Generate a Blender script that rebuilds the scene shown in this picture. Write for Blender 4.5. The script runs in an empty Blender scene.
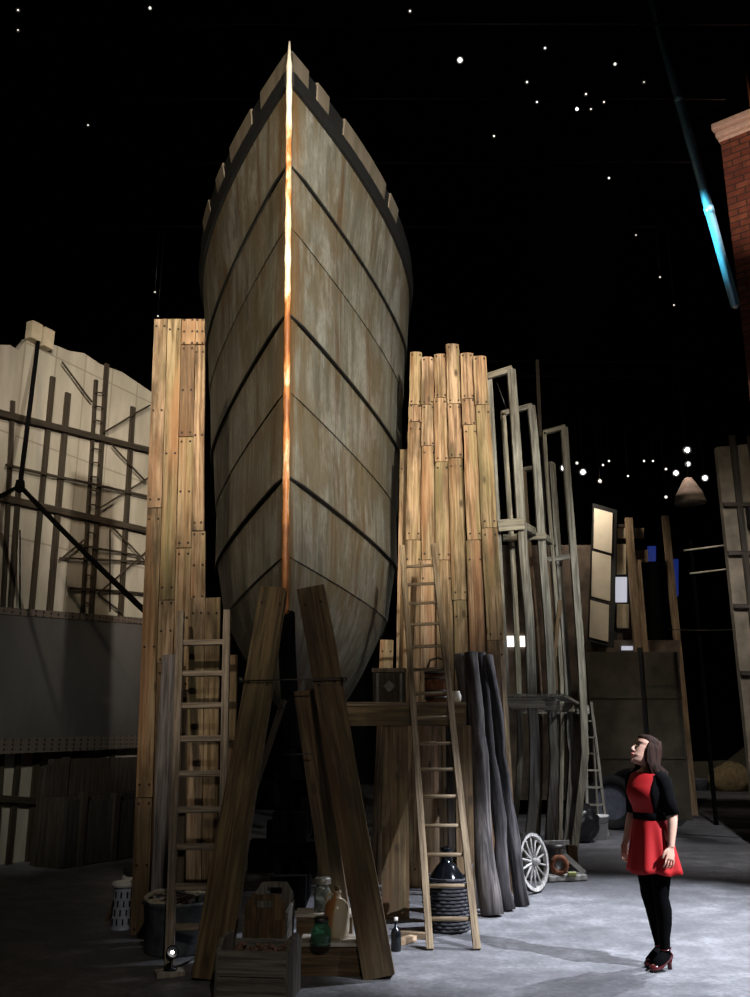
import bpy, bmesh, math, random
from mathutils import Vector, Matrix, noise
random.seed(7)
S = bpy.context.scene
COL = S.collection
PI = math.pi
R = math.radians

# ------------------------------------------------------------------ camera maths (photo frame 750 x 997)
F_PX, CX, CY, PITCH, CAM_H = 900.0, 375.0, 498.5, R(15), 1.65
CAM = Vector((0, 0, CAM_H))
FW = Vector((0, math.cos(PITCH), math.sin(PITCH)))
UP = Vector((0, -math.sin(PITCH), math.cos(PITCH)))
def ray(px, py):
    return FW + Vector((1, 0, 0)) * ((px - CX) / F_PX) + UP * ((CY - py) / F_PX)
def at(px, py, Y):
    d = ray(px, py); return CAM + d * (Y / d.y)
def atz(px, py, z):
    d = ray(px, py); return CAM + d * ((z - CAM_H) / d.z)
def gnd(px, py):
    return atz(px, py, 0.0)
def proj(p):
    v = Vector(p) - CAM; t = v.dot(FW)
    return CX + F_PX * v.x / t, CY - F_PX * v.dot(UP) / t
def on_seg(p0, p1, py):
    lo, hi = 0.0, 1.0
    for _ in range(40):
        m = (lo + hi) / 2
        if proj(p0.lerp(p1, m))[1] > py: lo = m          # p0 is the low end
        else: hi = m
    return p0.lerp(p1, lo)
def V(*a): return Vector(a)

cam = bpy.data.cameras.new('camera'); co = bpy.data.objects.new('camera', cam); COL.objects.link(co)
co.location = CAM; co.rotation_euler = (PI / 2 + PITCH, 0, 0)
cam.sensor_fit = 'VERTICAL'; cam.sensor_height = 36; cam.lens = F_PX * 36 / 997; cam.clip_end = 200
S.camera = co

# ------------------------------------------------------------------ materials
MATS = {}
def new_mat(name):
    m = bpy.data.materials.new(name); m.use_nodes = True
    nt = m.node_tree; b = nt.nodes['Principled BSDF']; MATS[name] = m
    return m, nt, b
def N(nt, t, **kw):
    n = nt.nodes.new(t)
    for k, v in kw.items(): setattr(n, k, v)
    return n
def ramp(nt, fac, stops):
    r = N(nt, 'ShaderNodeValToRGB'); e = r.color_ramp.elements
    while len(e) < len(stops): e.new(0.5)
    for i, (p, c) in enumerate(stops):
        e[i].position = p; e[i].color = (*c, 1) if len(c) == 3 else c
    nt.links.new(fac, r.inputs[0]); return r.outputs[0]
def mix(nt, f, a, b, mode='MIX'):
    m = N(nt, 'ShaderNodeMix', data_type='RGBA', blend_type=mode)
    L = nt.links.new
    if isinstance(f, float): m.inputs[0].default_value = f
    else: L(f, m.inputs[0])
    for v, i in ((a, 6), (b, 7)):
        if isinstance(v, tuple): m.inputs[i].default_value = (*v, 1)
        else: L(v, m.inputs[i])
    return m.outputs[2]
def coords(nt, scale=(1, 1, 1), rnd=True):
    tc = N(nt, 'ShaderNodeTexCoord'); mp = N(nt, 'ShaderNodeMapping'); mp.inputs['Scale'].default_value = scale
    if rnd:
        oi = N(nt, 'ShaderNodeObjectInfo'); ml = N(nt, 'ShaderNodeMath', operation='MULTIPLY'); ml.inputs[1].default_value = 37.0
        nt.links.new(oi.outputs['Random'], ml.inputs[0])
        ad = N(nt, 'ShaderNodeVectorMath', operation='ADD')
        nt.links.new(tc.outputs['Object'], ad.inputs[0]); nt.links.new(ml.outputs[0], ad.inputs[1])
        nt.links.new(ad.outputs[0], mp.inputs[0])
    else:
        nt.links.new(tc.outputs['Object'], mp.inputs[0])
    return mp.outputs[0]
def noise_t(nt, vec, scale, detail=4, rough=.55):
    n = N(nt, 'ShaderNodeTexNoise'); n.inputs['Scale'].default_value = scale; n.inputs['Detail'].default_value = detail
    n.inputs['Roughness'].default_value = rough
    nt.links.new(vec, n.inputs['Vector']); return n.outputs['Fac']
def bump(nt, b, h, strength=.3, dist=.02):
    n = N(nt, 'ShaderNodeBump'); n.inputs['Strength'].default_value = strength; n.inputs['Distance'].default_value = dist
    nt.links.new(h, n.inputs['Height']); nt.links.new(n.outputs[0], b.inputs['Normal'])
def sc(c, k): return tuple(x * k for x in c)

def plain(name, col, rough=.6, metal=0.0, var=.25, scale=14.0, spec=.4):
    m, nt, b = new_mat(name)
    n = noise_t(nt, coords(nt), scale)
    c = ramp(nt, n, [(.3, sc(col, 1 - var)), (.7, sc(col, 1 + var))])
    nt.links.new(c, b.inputs['Base Color']); b.inputs['Roughness'].default_value = rough; b.inputs['Metallic'].default_value = metal
    b.inputs['Specular IOR Level'].default_value = spec
    bump(nt, b, n, .15, .01)
    return m
def wood(name, lows, highs, knots=True, rough=.75, g=16.0, stain=.45, stain_col=(.05, .035, .02)):
    """long axis of the mesh = local Z; tone differs from board to board"""
    m, nt, b = new_mat(name)
    oi = N(nt, 'ShaderNodeObjectInfo')
    k = len(lows)
    lo = ramp(nt, oi.outputs['Random'], [((i + .5) / k, lows[i]) for i in range(k)])
    hi = ramp(nt, oi.outputs['Random'], [((i + .5) / k, highs[i]) for i in range(k)])
    vec = coords(nt, (1, 1, .045))
    grain = noise_t(nt, vec, g * 2.2, 6, .65)
    gr = ramp(nt, grain, [(.40, (0, 0, 0)), (.60, (1, 1, 1))])
    c = mix(nt, gr, lo, hi)
    v2 = coords(nt, (1, 1, .3)); st = noise_t(nt, v2, 3.2, 5, .6)
    sm = ramp(nt, st, [(.46, (0, 0, 0)), (.64, (stain,) * 3)])
    c = mix(nt, sm, c, stain_col)
    if name.startswith('pine') or name == 'shore_timber':
        kk = 1.0 if name == 'pine' else .4
        hA = noise_t(nt, coords(nt, (1.3, 1.3, .22)), 3.4, 4, .6); hB = noise_t(nt, coords(nt, (2.2, 2.2, .16)), 2.3, 4, .6)
        c = mix(nt, ramp(nt, hA, [(.50, (0, 0, 0)), (.66, (.45,) * 3)]), c, sc((.28, .245, .11), kk))
        c = mix(nt, ramp(nt, hB, [(.52, (0, 0, 0)), (.68, (.6,) * 3)]), c, sc((.34, .16, .075), kk))
    if knots:
        v3 = coords(nt, (1, 1, .45)); vo = N(nt, 'ShaderNodeTexVoronoi'); vo.inputs['Scale'].default_value = 4.2
        nt.links.new(v3, vo.inputs['Vector'])
        kn = ramp(nt, vo.outputs['Distance'], [(.06, (.9,) * 3), (.14, (0, 0, 0))])
        c = mix(nt, kn, c, sc(stain_col, 1.2))
    nt.links.new(c, b.inputs['Base Color']); b.inputs['Roughness'].default_value = rough
    b.inputs['Specular IOR Level'].default_value = .25
    bump(nt, b, grain, .35, .012)
    return m
def emit(name, col, strength):
    m, nt, b = new_mat(name)
    b.inputs['Base Color'].default_value = (*sc(col, .3), 1)
    b.inputs['Emission Color'].default_value = (*col, 1); b.inputs['Emission Strength'].default_value = strength
    return m

wood('pine', [(.13, .08, .045), (.18, .11, .055), (.12, .085, .04), (.20, .125, .07)],
     [(.44, .295, .185), (.45, .32, .20), (.35, .265, .155), (.50, .36, .245)], stain=.75)
wood('pine_dark', [(.10, .06, .035), (.13, .08, .04), (.075, .055, .04)], [(.22, .14, .08), (.26, .17, .085), (.18, .14, .10)])
wood('shore_timber', [(.075, .05, .028), (.085, .06, .03)], [(.21, .14, .075), (.23, .16, .08)], stain=.8)
wood('ladder_wood', [(.15, .115, .085), (.19, .15, .11)], [(.36, .30, .23), (.42, .35, .28)], knots=False, g=22)
wood('ladder_brown', [(.14, .10, .06), (.16, .11, .07)], [(.33, .25, .16), (.36, .28, .18)], knots=False, g=22)
wood('staging_wood', [(.13, .125, .11), (.16, .15, .12)], [(.34, .33, .29), (.37, .34, .27)], knots=False)
wood('grey_plank', [(.07, .065, .065), (.09, .08, .08)], [(.20, .18, .18), (.24, .22, .22)])
wood('dark_timber', [(.02, .016, .012), (.026, .02, .016)], [(.06, .05, .04), (.075, .06, .05)])
wood('wall_timber', [(.022, .017, .012), (.028, .021, .015)], [(.055, .043, .032), (.065, .05, .037)], knots=False)
wood('stall_grey', [(.02, .019, .018), (.025, .023, .022)], [(.055, .052, .05), (.065, .06, .056)])
wood('log_bark', [(.018, .017, .019), (.026, .023, .023)], [(.11, .10, .105), (.14, .125, .12)], knots=True, g=9, stain=.7, stain_col=(.012, .011, .012))
wood('crate_grey', [(.09, .085, .075), (.11, .10, .09)], [(.24, .23, .20), (.28, .26, .23)], stain=.5)
wood('crate_brown', [(.06, .035, .02), (.065, .04, .022)], [(.19, .115, .06), (.20, .125, .065)])
wood('pale_board', [(.33, .29, .24), (.36, .31, .26)], [(.55, .50, .42), (.58, .52, .45)], knots=False)
wood('wheel_paint', [(.30, .29, .28), (.34, .33, .31)], [(.62, .60, .58), (.68, .66, .63)], knots=False, stain=.6)
wood('backdrop_post', [(.22, .15, .09), (.25, .17, .1)], [(.42, .31, .2), (.46, .33, .22)], knots=False)
plain('black_paint', (.012, .012, .013), .5)
plain('black_metal', (.02, .02, .022), .35, .6)
plain('rope_dark', (.004, .004, .004), .95, spec=.05)
plain('rope_pale', (.42, .36, .28), .95, var=.4, scale=60)
plain('nail', (.03, .018, .012), .8)
plain('iron', (.09, .085, .08), .45, .8)
plain('rust', (.23, .09, .045), .85, .2, .5, 30)
plain('rubber', (.02, .02, .022), .8)
plain('plastic_white', (.75, .74, .72), .45, var=.06)
plain('plastic_bag', (.012, .012, .014), .3)
plain('blue_grey_metal', (.55, .60, .74), .45, .4, .2, 20)
plain('slot_black', (.01, .01, .012), .8)
plain('tub_grey', (.10, .11, .125), .6, .2, .5, 9)
plain('soil', (.06, .04, .03), .95, var=.6, scale=25)
plain('rubble', (.16, .09, .06), .9, var=.7, scale=40)
plain('sack', (.24, .18, .10), .95, var=.35, scale=9)
plain('pail_metal', (.17, .19, .25), .5, .3)
plain('white_glaze', (.78, .75, .68), .25, var=.05)
plain('wicker', (.03, .03, .036), .8, var=.6, scale=50)
plain('cornice', (.72, .55, .45), .6, var=.12)
plain('screw_lid', (.30, .29, .26), .4, .5)
plain('blue_lit_steel', (.20, .34, .42), .4, .5, .1)  # steel pole; the blue of the light on it is mixed into its colour
plain('aged_plaster', (.17, .14, .10), .85, var=.4, scale=3)
plain('timber_cream', (.50, .42, .30), .8, var=.18, scale=4)
plain('facade_brown', (.13, .10, .08), .9, var=.6, scale=2)
plain('panel_cream', (.82, .74, .60), .8, var=.08, scale=3)
plain('plinth_grey', (.085, .075, .056), .9, var=.35, scale=2.2)
plain('winch_paint', (.38, .36, .33), .7, .2, .4, 20)
plain('yellow_green', (.36, .38, .14), .8)

# hull paint: weathered grey green, vertical streaks, rust near the stem and in patches of its own
m, nt, b = new_mat('hull_paint')
vs = coords(nt, (1, 1, .12), False); streak = noise_t(nt, vs, 7.0, 6, .6)
blot = noise_t(nt, coords(nt, (1, 1, .7), False), 1.1, 5, .6)
fine = noise_t(nt, coords(nt, (1, 1, .5), False), 26, 4, .6)
c = ramp(nt, streak, [(.38, (.125, .124, .10)), (.50, (.205, .205, .172)), (.62, (.275, .275, .238))])
st2 = noise_t(nt, coords(nt, (1, 1, .05), False), 16, 6, .7)
c = mix(nt, ramp(nt, st2, [(.40, (.38,) * 3), (.52, (0, 0, 0))]), c, (.095, .092, .075))
c = mix(nt, ramp(nt, blot, [(.47, (0, 0, 0)), (.56, (.7,) * 3)]), c, (.15, .12, .072))
b2_ = noise_t(nt, coords(nt, (1, 1, .5), False), 2.3, 6, .65)
c = mix(nt, ramp(nt, b2_, [(.52, (0, 0, 0)), (.62, (.6,) * 3)]), c, (.34, .345, .32))
c = mix(nt, ramp(nt, fine, [(.35, (.4,) * 3), (.6, (0, 0, 0))]), c, (.08, .075, .06))
rs = noise_t(nt, coords(nt, (1, 1, .06), False), 4.4, 5, .7)
c = mix(nt, ramp(nt, rs, [(.55, (0, 0, 0)), (.63, (.7,) * 3)]), c, (.10, .055, .026))
tc = N(nt, 'ShaderNodeTexCoord'); sx = N(nt, 'ShaderNodeSeparateXYZ'); nt.links.new(tc.outputs['Object'], sx.inputs[0])
ad = N(nt, 'ShaderNodeMath', operation='MULTIPLY_ADD'); nt.links.new(streak, ad.inputs[0]); ad.inputs[1].default_value = .9
nt.links.new(sx.outputs[1], ad.inputs[2])
mr = N(nt, 'ShaderNodeMapRange'); nt.links.new(ad.outputs[0], mr.inputs[0])
mr.inputs[1].default_value = -1.18; mr.inputs[2].default_value = -.82; mr.inputs[3].default_value = .8; mr.inputs[4].default_value = 0
c = mix(nt, mr.outputs[0], c, (.17, .095, .035))
# runs of rust and damp below every lapped seam (sawtooth over height)
for z0, z1 in ((1.7, 3.26), (3.26, 4.02), (4.02, 4.86), (4.86, 5.67), (5.67, 6.63), (6.63, 7.34), (7.34, 8.28)):
    ma = N(nt, 'ShaderNodeMapRange'); nt.links.new(sx.outputs[2], ma.inputs[0]); ma.inputs[1].default_value = z1 - .42; ma.inputs[2].default_value = z1
    ma.inputs[3].default_value = 0; ma.inputs[4].default_value = 1
    lt = N(nt, 'ShaderNodeMath', operation='LESS_THAN'); nt.links.new(sx.outputs[2], lt.inputs[0]); lt.inputs[1].default_value = z1
    mu = N(nt, 'ShaderNodeMath', operation='MULTIPLY'); nt.links.new(ma.outputs[0], mu.inputs[0]); nt.links.new(lt.outputs[0], mu.inputs[1])
    m3 = N(nt, 'ShaderNodeMath', operation='MULTIPLY'); nt.links.new(mu.outputs[0], m3.inputs[0]); nt.links.new(ramp(nt, st2, [(.46, (0, 0, 0)), (.58, (.85,) * 3)]), m3.inputs[1])
    c = mix(nt, m3.outputs[0], c, (.11, .075, .03))
nt.links.new(c, b.inputs['Base Color']); b.inputs['Roughness'].default_value = .62; b.inputs['Specular IOR Level'].default_value = .35
bump(nt, b, fine, .2, .01)
# bulwark plates
m, nt, b = new_mat('bulwark_paint')
streak = noise_t(nt, coords(nt, (1, 1, .15), False), 6, 5, .6)
c = ramp(nt, streak, [(.35, (.13, .11, .08)), (.65, (.21, .18, .14))])
nt.links.new(c, b.inputs['Base Color']); b.inputs['Roughness'].default_value = .7
plain('band_dark', (.013, .014, .015), .6)
# stem strip: bare bright metal patches between rust
m, nt, b = new_mat('stem_metal')
a1 = noise_t(nt, coords(nt, (2, 2, 1), False), 1.35, 3, .5); a2 = noise_t(nt, coords(nt, (1, 1, .3), False), 30, 4, .6)
mm = N(nt, 'ShaderNodeMath', operation='MULTIPLY_ADD'); nt.links.new(a2, mm.inputs[0]); mm.inputs[1].default_value = .28; nt.links.new(a1, mm.inputs[2])
tc = N(nt, 'ShaderNodeTexCoord'); sx = N(nt, 'ShaderNodeSeparateXYZ'); nt.links.new(tc.outputs['Object'], sx.inputs[0])
zz = N(nt, 'ShaderNodeMapRange'); nt.links.new(sx.outputs[2], zz.inputs[0])
zz.inputs[1].default_value = 3.0; zz.inputs[2].default_value = 7.0; zz.inputs[3].default_value = -.11; zz.inputs[4].default_value = .09
m2 = N(nt, 'ShaderNodeMath', operation='ADD'); nt.links.new(mm.outputs[0], m2.inputs[0]); nt.links.new(zz.outputs[0], m2.inputs[1])
c = ramp(nt, m2.outputs[0], [(.46, (.22, .075, .02)), (.58, (.52, .20, .06)), (.66, (.88, .66, .42)), (.8, (.95, .88, .74))])
nt.links.new(c, b.inputs['Base Color']); b.inputs['Roughness'].default_value = .5
# concrete floor
m, nt, b = new_mat('concrete_floor')
v = coords(nt, (1, 1, 1), False)
n1 = noise_t(nt, v, .55, 6, .6); n2 = noise_t(nt, v, 3.0, 8, .65); n3 = noise_t(nt, v, 22, 5, .65)
c = ramp(nt, n2, [(.30, (.10, .102, .112)), (.5, (.20, .202, .216)), (.68, (.33, .332, .352))])
c = mix(nt, ramp(nt, n1, [(.38, (.75,) * 3), (.6, (0, 0, 0))]), c, (.085, .085, .092))
c = mix(nt, ramp(nt, n3, [(.35, (.5,) * 3), (.55, (0, 0, 0))]), c, (.06, .06, .068))
c = mix(nt, ramp(nt, n3, [(.64, (0, 0, 0)), (.74, (.6,) * 3)]), c, (.42, .42, .45))
nt.links.new(c, b.inputs['Base Color']); b.inputs['Roughness'].default_value = .62; b.inputs['Specular IOR Level'].default_value = .35
bump(nt, b, n2, .25, .02)
plain('floor_joint', (.035, .036, .045), .7)
# black shell, left cloth wall
plain('black_drape', (.004, .004, .004), .95, spec=.05)
m, nt, b = new_mat('cream_cloth')
v = coords(nt, (1, 1, .2), False); n1 = noise_t(nt, v, 2.2, 5, .6); n2 = noise_t(nt, coords(nt, (1, 1, 1), False), .6, 4, .6)
c = ramp(nt, n1, [(.38, (.36, .31, .25)), (.62, (.56, .50, .42))])
c = mix(nt, ramp(nt, n2, [(.4, (.5,) * 3), (.6, (0, 0, 0))]), c, (.38, .36, .28))
br = N(nt, 'ShaderNodeTexBrick'); br.offset = 0; br.inputs['Scale'].default_value = 1
br.inputs['Brick Width'].default_value = .62; br.inputs['Row Height'].default_value = 1.5; br.inputs['Mortar Size'].default_value = .014
br.inputs['Color1'].default_value = (0, 0, 0, 1); br.inputs['Color2'].default_value = (.12, .12, .12, 1); br.inputs['Mortar'].default_value = (.55, .55, .55, 1)
tcx = N(nt, 'ShaderNodeTexCoord'); mpx = N(nt, 'ShaderNodeMapping'); mpx.inputs['Rotation'].default_value = (PI / 2, 0, 0)
nt.links.new(tcx.outputs['Object'], mpx.inputs[0]); nt.links.new(mpx.outputs[0], br.inputs['Vector'])
c = mix(nt, br.outputs['Color'], c, (.16, .13, .09))
nt.links.new(c, b.inputs['Base Color']); b.inputs['Roughness'].default_value = .9
# brick
m, nt, b = new_mat('red_brick')
tcx = N(nt, 'ShaderNodeTexCoord'); mpx = N(nt, 'ShaderNodeMapping'); mpx.inputs['Rotation'].default_value = (PI / 2, 0, 0)
nt.links.new(tcx.outputs['Object'], mpx.inputs[0])
br = N(nt, 'ShaderNodeTexBrick'); br.inputs['Scale'].default_value = 1; br.inputs['Brick Width'].default_value = .30
br.inputs['Row Height'].default_value = .115; br.inputs['Mortar Size'].default_value = .012
br.inputs['Color1'].default_value = (.17, .045, .025, 1); br.inputs['Color2'].default_value = (.26, .085, .045, 1); br.inputs['Mortar'].default_value = (.05, .03, .025, 1)
nt.links.new(mpx.outputs[0], br.inputs['Vector'])
c = mix(nt, ramp(nt, noise_t(nt, coords(nt, (1, 1, 1), False), 6), [(.4, (.5,) * 3), (.65, (0, 0, 0))]), br.outputs['Color'], (.05, .02, .015))
nt.links.new(c, b.inputs['Base Color']); b.inputs['Roughness'].default_value = .85
# riveted grey screen with perforated hems
m, nt, b = new_mat('screen_grey')
n1 = noise_t(nt, coords(nt, (1, 1, .4), False), .9, 5, .6)
c = ramp(nt, n1, [(.3, (.052, .046, .043)), (.7, (.105, .096, .092))])
nt.links.new(c, b.inputs['Base Color']); b.inputs['Roughness'].default_value = .7
m, nt, b = new_mat('perforated_hem')
vo = N(nt, 'ShaderNodeTexVoronoi'); vo.inputs['Scale'].default_value = 16; vo.inputs['Randomness'].default_value = 0
nt.links.new(coords(nt, (1, 1, 1), False), vo.inputs['Vector'])
c = ramp(nt, vo.outputs['Distance'], [(.25, (.012, .01, .009)), (.42, (.12, .09, .075))])
nt.links.new(c, b.inputs['Base Color']); b.inputs['Roughness'].default_value = .7
# person
plain('skin', (.68, .40, .30), .5, var=.05)
plain('lips', (.45, .10, .09), .4, var=.05)
plain('eye', (.03, .02, .018), .2, var=.05)
plain('red_cloth', (.42, .007, .010), .7, var=.10, scale=8)
plain('black_cloth_and_shade', (.004, .004, .0045), .95, spec=.05)  # clothing; also the painted shade on the keel and its blocks
plain('black_tights', (.003, .003, .0035), .95, spec=.04)
plain('shoe_leather', (.07, .010, .012), .2, var=.15)
plain('pearl', (.75, .68, .6), .3, var=.1)
m, nt, b = new_mat('brown_hair')
n1 = noise_t(nt, coords(nt, (1, 1, .06), False), 60, 4, .6)
c = ramp(nt, n1, [(.40, (.008, .004, .003)), (.62, (.034, .016, .011))])
nt.links.new(c, b.inputs['Base Color']); b.inputs['Specular IOR Level'].default_value = .10; b.inputs['Roughness'].default_value = .7; bump(nt, b, n1, .4, .01)
# glass
def glass(name, col, rough=.05):
    m, nt, b = new_mat(name); b.inputs['Base Color'].default_value = (*col, 1); b.inputs['Roughness'].default_value = rough
    b.inputs['Transmission Weight'].default_value = .85; b.inputs['IOR'].default_value = 1.45
glass('green_glass', (.25, .55, .38)); glass('grey_glass', (.55, .58, .52)); glass('dark_glass', (.02, .026, .034), .12)
m, nt, b = new_mat('stoneware')
n1 = noise_t(nt, coords(nt, (1, 1, .4), False), 6, 4, .5)
tc = N(nt, 'ShaderNodeTexCoord'); sx = N(nt, 'ShaderNodeSeparateXYZ'); nt.links.new(tc.outputs['Object'], sx.inputs[0])
ad = N(nt, 'ShaderNodeMath', operation='MULTIPLY_ADD'); nt.links.new(sx.outputs[0], ad.inputs[0]); ad.inputs[1].default_value = 4.5; nt.links.new(n1, ad.inputs[2])
c = ramp(nt, ad.outputs[0], [(.12, (.36, .13, .045)), (.34, (.45, .20, .08)), (.44, (.66, .54, .37)), (.8, (.66, .57, .42))])
nt.links.new(c, b.inputs['Base Color']); b.inputs['Roughness'].default_value = .25
emit('lens_white', (1, .93, .82), 2.2)
emit('lens_bright', (1, .95, .88), 9)
emit('lens_blue', (.12, .22, 1), 1.6)
emit('uplight_lens', (1, .97, .92), 14)
emit('window_lit', (.85, .86, 1.0), .5)
emit('window_blue', (.03, .07, .45), .22)

# ------------------------------------------------------------------ object helpers
W = {}
def set_(o, label=None, cat=None, group=None, kind=None):
    if label: o['label'] = label
    if cat: o['category'] = cat
    if group: o['group'] = group
    if kind: o['kind'] = kind
    return o
def thing(name, loc, label, cat, group=None):
    o = bpy.data.objects.new(name, None); COL.objects.link(o); o.location = loc; o.empty_display_size = .1
    W[o.name] = Matrix.Translation(loc)
    return set_(o, label, cat, group)
def link(name, me, mats, parent=None, M=None, label=None):
    for k in (mats if isinstance(mats, (list, tuple)) else [mats]): me.materials.append(MATS[k])
    o = bpy.data.objects.new(name, me); COL.objects.link(o)
    M = M or Matrix()
    if parent is not None:
        o.parent = parent; o.matrix_basis = W[parent.name].inverted() @ M
    else:
        o.matrix_basis = M
    W[o.name] = M.copy()
    if label: o['label'] = label
    return o
def mesh(bm, name='m', smooth=False):
    bmesh.ops.recalc_face_normals(bm, faces=bm.faces)
    me = bpy.data.meshes.new(name); bm.to_mesh(me); bm.free()
    if smooth:
        for p in me.polygons: p.use_smooth = True
    return me
def dup(root, loc=None, rotz=0.0, label=None):
    r = root.copy(); COL.objects.link(r)
    if loc is not None: r.location = loc
    r.rotation_euler = (0, 0, rotz)
    if label: r['label'] = label
    for ch in list(root.children):
        c = ch.copy(); COL.objects.link(c); c.parent = r
        for g in list(ch.children):
            d = g.copy(); COL.objects.link(d); d.parent = c
    return r
def frame(p0, p1, facing=V(0, -1, 0)):
    """matrix at the middle of p0-p1: Z along the bar, -Y towards facing"""
    z = (p1 - p0).normalized(); f = facing - z * facing.dot(z)
    if f.length < 1e-4: f = V(1, 0, 0) - z * z.x
    y = -f.normalized(); x = y.cross(z)
    M = Matrix((x, y, z)).transposed().to_4x4(); M.translation = (p0 + p1) / 2
    return M
def add_box(bm, c, s, bev=0.0, M=None, mat=0):
    g = bmesh.ops.create_cube(bm, size=1)
    vs_ = g['verts']
    for v in vs_: v.co = V(v.co.x * s[0], v.co.y * s[1], v.co.z * s[2])
    if bev > 0:
        es = list({e for v in vs_ for e in v.link_edges})
        r = bmesh.ops.bevel(bm, geom=es, offset=min(bev, min(s) * .45), segments=2, affect='EDGES', profile=.6)
        vs_ = list({v for f in r['faces'] for v in f.verts} | {v for v in vs_ if v.is_valid})
        seen = set(vs_); st = list(vs_)
        while st:
            v = st.pop()
            for e in v.link_edges:
                o = e.other_vert(v)
                if o not in seen: seen.add(o); st.append(o)
        vs_ = list(seen)
    for v in vs_:
        v.co = (M @ v.co if M else v.co) + Vector(c)
    if mat:
        for f in {f for v in vs_ for f in v.link_faces}: f.material_index = mat
    return vs_
def box(name, c, s, mat, parent=None, bev=.006, label=None, rot=None):
    bm = bmesh.new(); add_box(bm, (0, 0, 0), s, bev)
    M = Matrix.Translation(c)
    if rot is not None: M = M @ rot.to_4x4()
    return link(name, mesh(bm), mat, parent, M, label)
def board_mesh(w0, w1, d, L, bev=.006, rounded=0.0, wob=.0, nails=None, seg=6):
    """plank along Z with slightly wandering edges; nails = list of z fractions (second material slot)"""
    bm = bmesh.new(); sd = random.random() * 90
    nx = 5 if rounded else 3
    rings = []
    for k in range(seg + 1):
        t = k / seg; z = (t - .5) * L; w = w0 + (w1 - w0) * t
        ofs = (noise.noise(V(sd, t * 2.3, 0))) * wob; ww = w * (1 + noise.noise(V(sd, 7 + t * 3, 0)) * wob * 1.2 / max(w, .01) * .5)
        pts = []
        for i in range(nx):
            u = -1 + 2 * i / (nx - 1)
            yy = -d / 2 + (rounded * (1 - math.sqrt(max(0, 1 - u * u * .92))) if rounded else 0)
            pts.append(V(u * ww / 2 + ofs, yy, z))
        pts += [V(ww / 2 + ofs, d / 2, z), V(-ww / 2 + ofs, d / 2, z)]
        rings.append([bm.verts.new(p) for p in pts])
    n = len(rings[0])
    for a, b_ in zip(rings, rings[1:]):
        for i in range(n): bm.faces.new((a[i], a[(i + 1) % n], b_[(i + 1) % n], b_[i]))
    bm.faces.new(rings[0][::-1]); bm.faces.new(rings[-1])
    if nails:
        for zf in nails:
            for sx_ in (-.3, .3):
                M = Matrix.Rotation(PI / 2, 4, 'X')
                g = bmesh.ops.create_cone(bm, cap_ends=True, segments=7, radius1=.013, radius2=.012, depth=.012, matrix=Matrix.Translation((sx_ * w0, -d / 2 + (rounded * .12), (zf - .5) * L)) @ M)
                for f in {f for v in g['verts'] for f in v.link_faces}: f.material_index = 1
    return mesh(bm)
def bar(name, p0, p1, w, d, mat, parent=None, facing=V(0, -1, 0), bev=.006, w1=None, label=None, rounded=0, wob=0.0, nails=None, seg=6):
    me = board_mesh(w, w1 or w, d, (p1 - p0).length, bev, rounded, wob, nails, seg)
    return link(name, me, [mat, 'nail'] if nails else mat, parent, frame(p0, p1, facing), label)
def add_tube(bm, pts, rad, seg=10, caps=True, flat=1.0, mat=0):
    """rad: number or list; parallel transported rings"""
    n = len(pts); pts = [Vector(p) for p in pts]
    if not isinstance(rad, (list, tuple)): rad = [rad] * n
    t0 = (pts[1] - pts[0]).normalized(); ref = V(0, 0, 1) if abs(t0.z) < .9 else V(0, -1, 0)
    x = (ref - t0 * ref.dot(t0)).normalized(); rings = []; fs = []
    for i in range(n):
        t = ((pts[min(i + 1, n - 1)] - pts[max(i - 1, 0)])).normalized()
        x = (x - t * x.dot(t)).normalized(); y = t.cross(x)
        rings.append([bm.verts.new(pts[i] + (x * math.cos(a) * flat + y * math.sin(a)) * rad[i]) for a in (2 * PI * k / seg for k in range(seg))])
    for a, b_ in zip(rings, rings[1:]):
        for k in range(seg): fs.append(bm.faces.new((a[k], a[(k + 1) % seg], b_[(k + 1) % seg], b_[k])))
    if caps: fs += [bm.faces.new(rings[0][::-1]), bm.faces.new(rings[-1])]
    if mat:
        for f in fs: f.material_index = mat
    return rings
def tube(name, pts, rad, mat, parent=None, seg=10, label=None, flat=1.0, origin=None):
    o = Vector(origin) if origin is not None else sum((Vector(p) for p in pts), V(0, 0, 0)) / len(pts)
    bm = bmesh.new(); add_tube(bm, [Vector(p) - o for p in pts], rad, seg, True, flat)
    return link(name, mesh(bm, smooth=True), mat, parent, Matrix.Translation(o), label)
def rod(name, p0, p1, r, mat, parent=None, seg=8, label=None, r1=None):
    """straight round bar, local Z along it"""
    L = (p1 - p0).length; bm = bmesh.new()
    bmesh.ops.create_cone(bm, cap_ends=True, segments=seg, radius1=r, radius2=r1 or r, depth=L)
    return link(name, mesh(bm, smooth=True), mat, parent, frame(p0, p1), label)
def lathe_mesh(prof, seg=24, cap=True):
    bm = bmesh.new(); rings = []
    for r, z in prof:
        if r < 1e-5: rings.append([bm.verts.new((0, 0, z))])
        else: rings.append([bm.verts.new((r * math.cos(2 * PI * k / seg), r * math.sin(2 * PI * k / seg), z)) for k in range(seg)])
    for a, b_ in zip(rings, rings[1:]):
        for k in range(seg):
            k2 = (k + 1) % seg
            if len(a) == 1 and len(b_) == 1: continue
            if len(a) == 1: bm.faces.new((a[0], b_[k2], b_[k]))
            elif len(b_) == 1: bm.faces.new((a[k], a[k2], b_[0]))
            else: bm.faces.new((a[k], a[k2], b_[k2], b_[k]))
    if cap:
        if len(rings[0]) > 1: bm.faces.new(rings[0][::-1])
        if len(rings[-1]) > 1: bm.faces.new(rings[-1])
    return mesh(bm, smooth=True)
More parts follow.
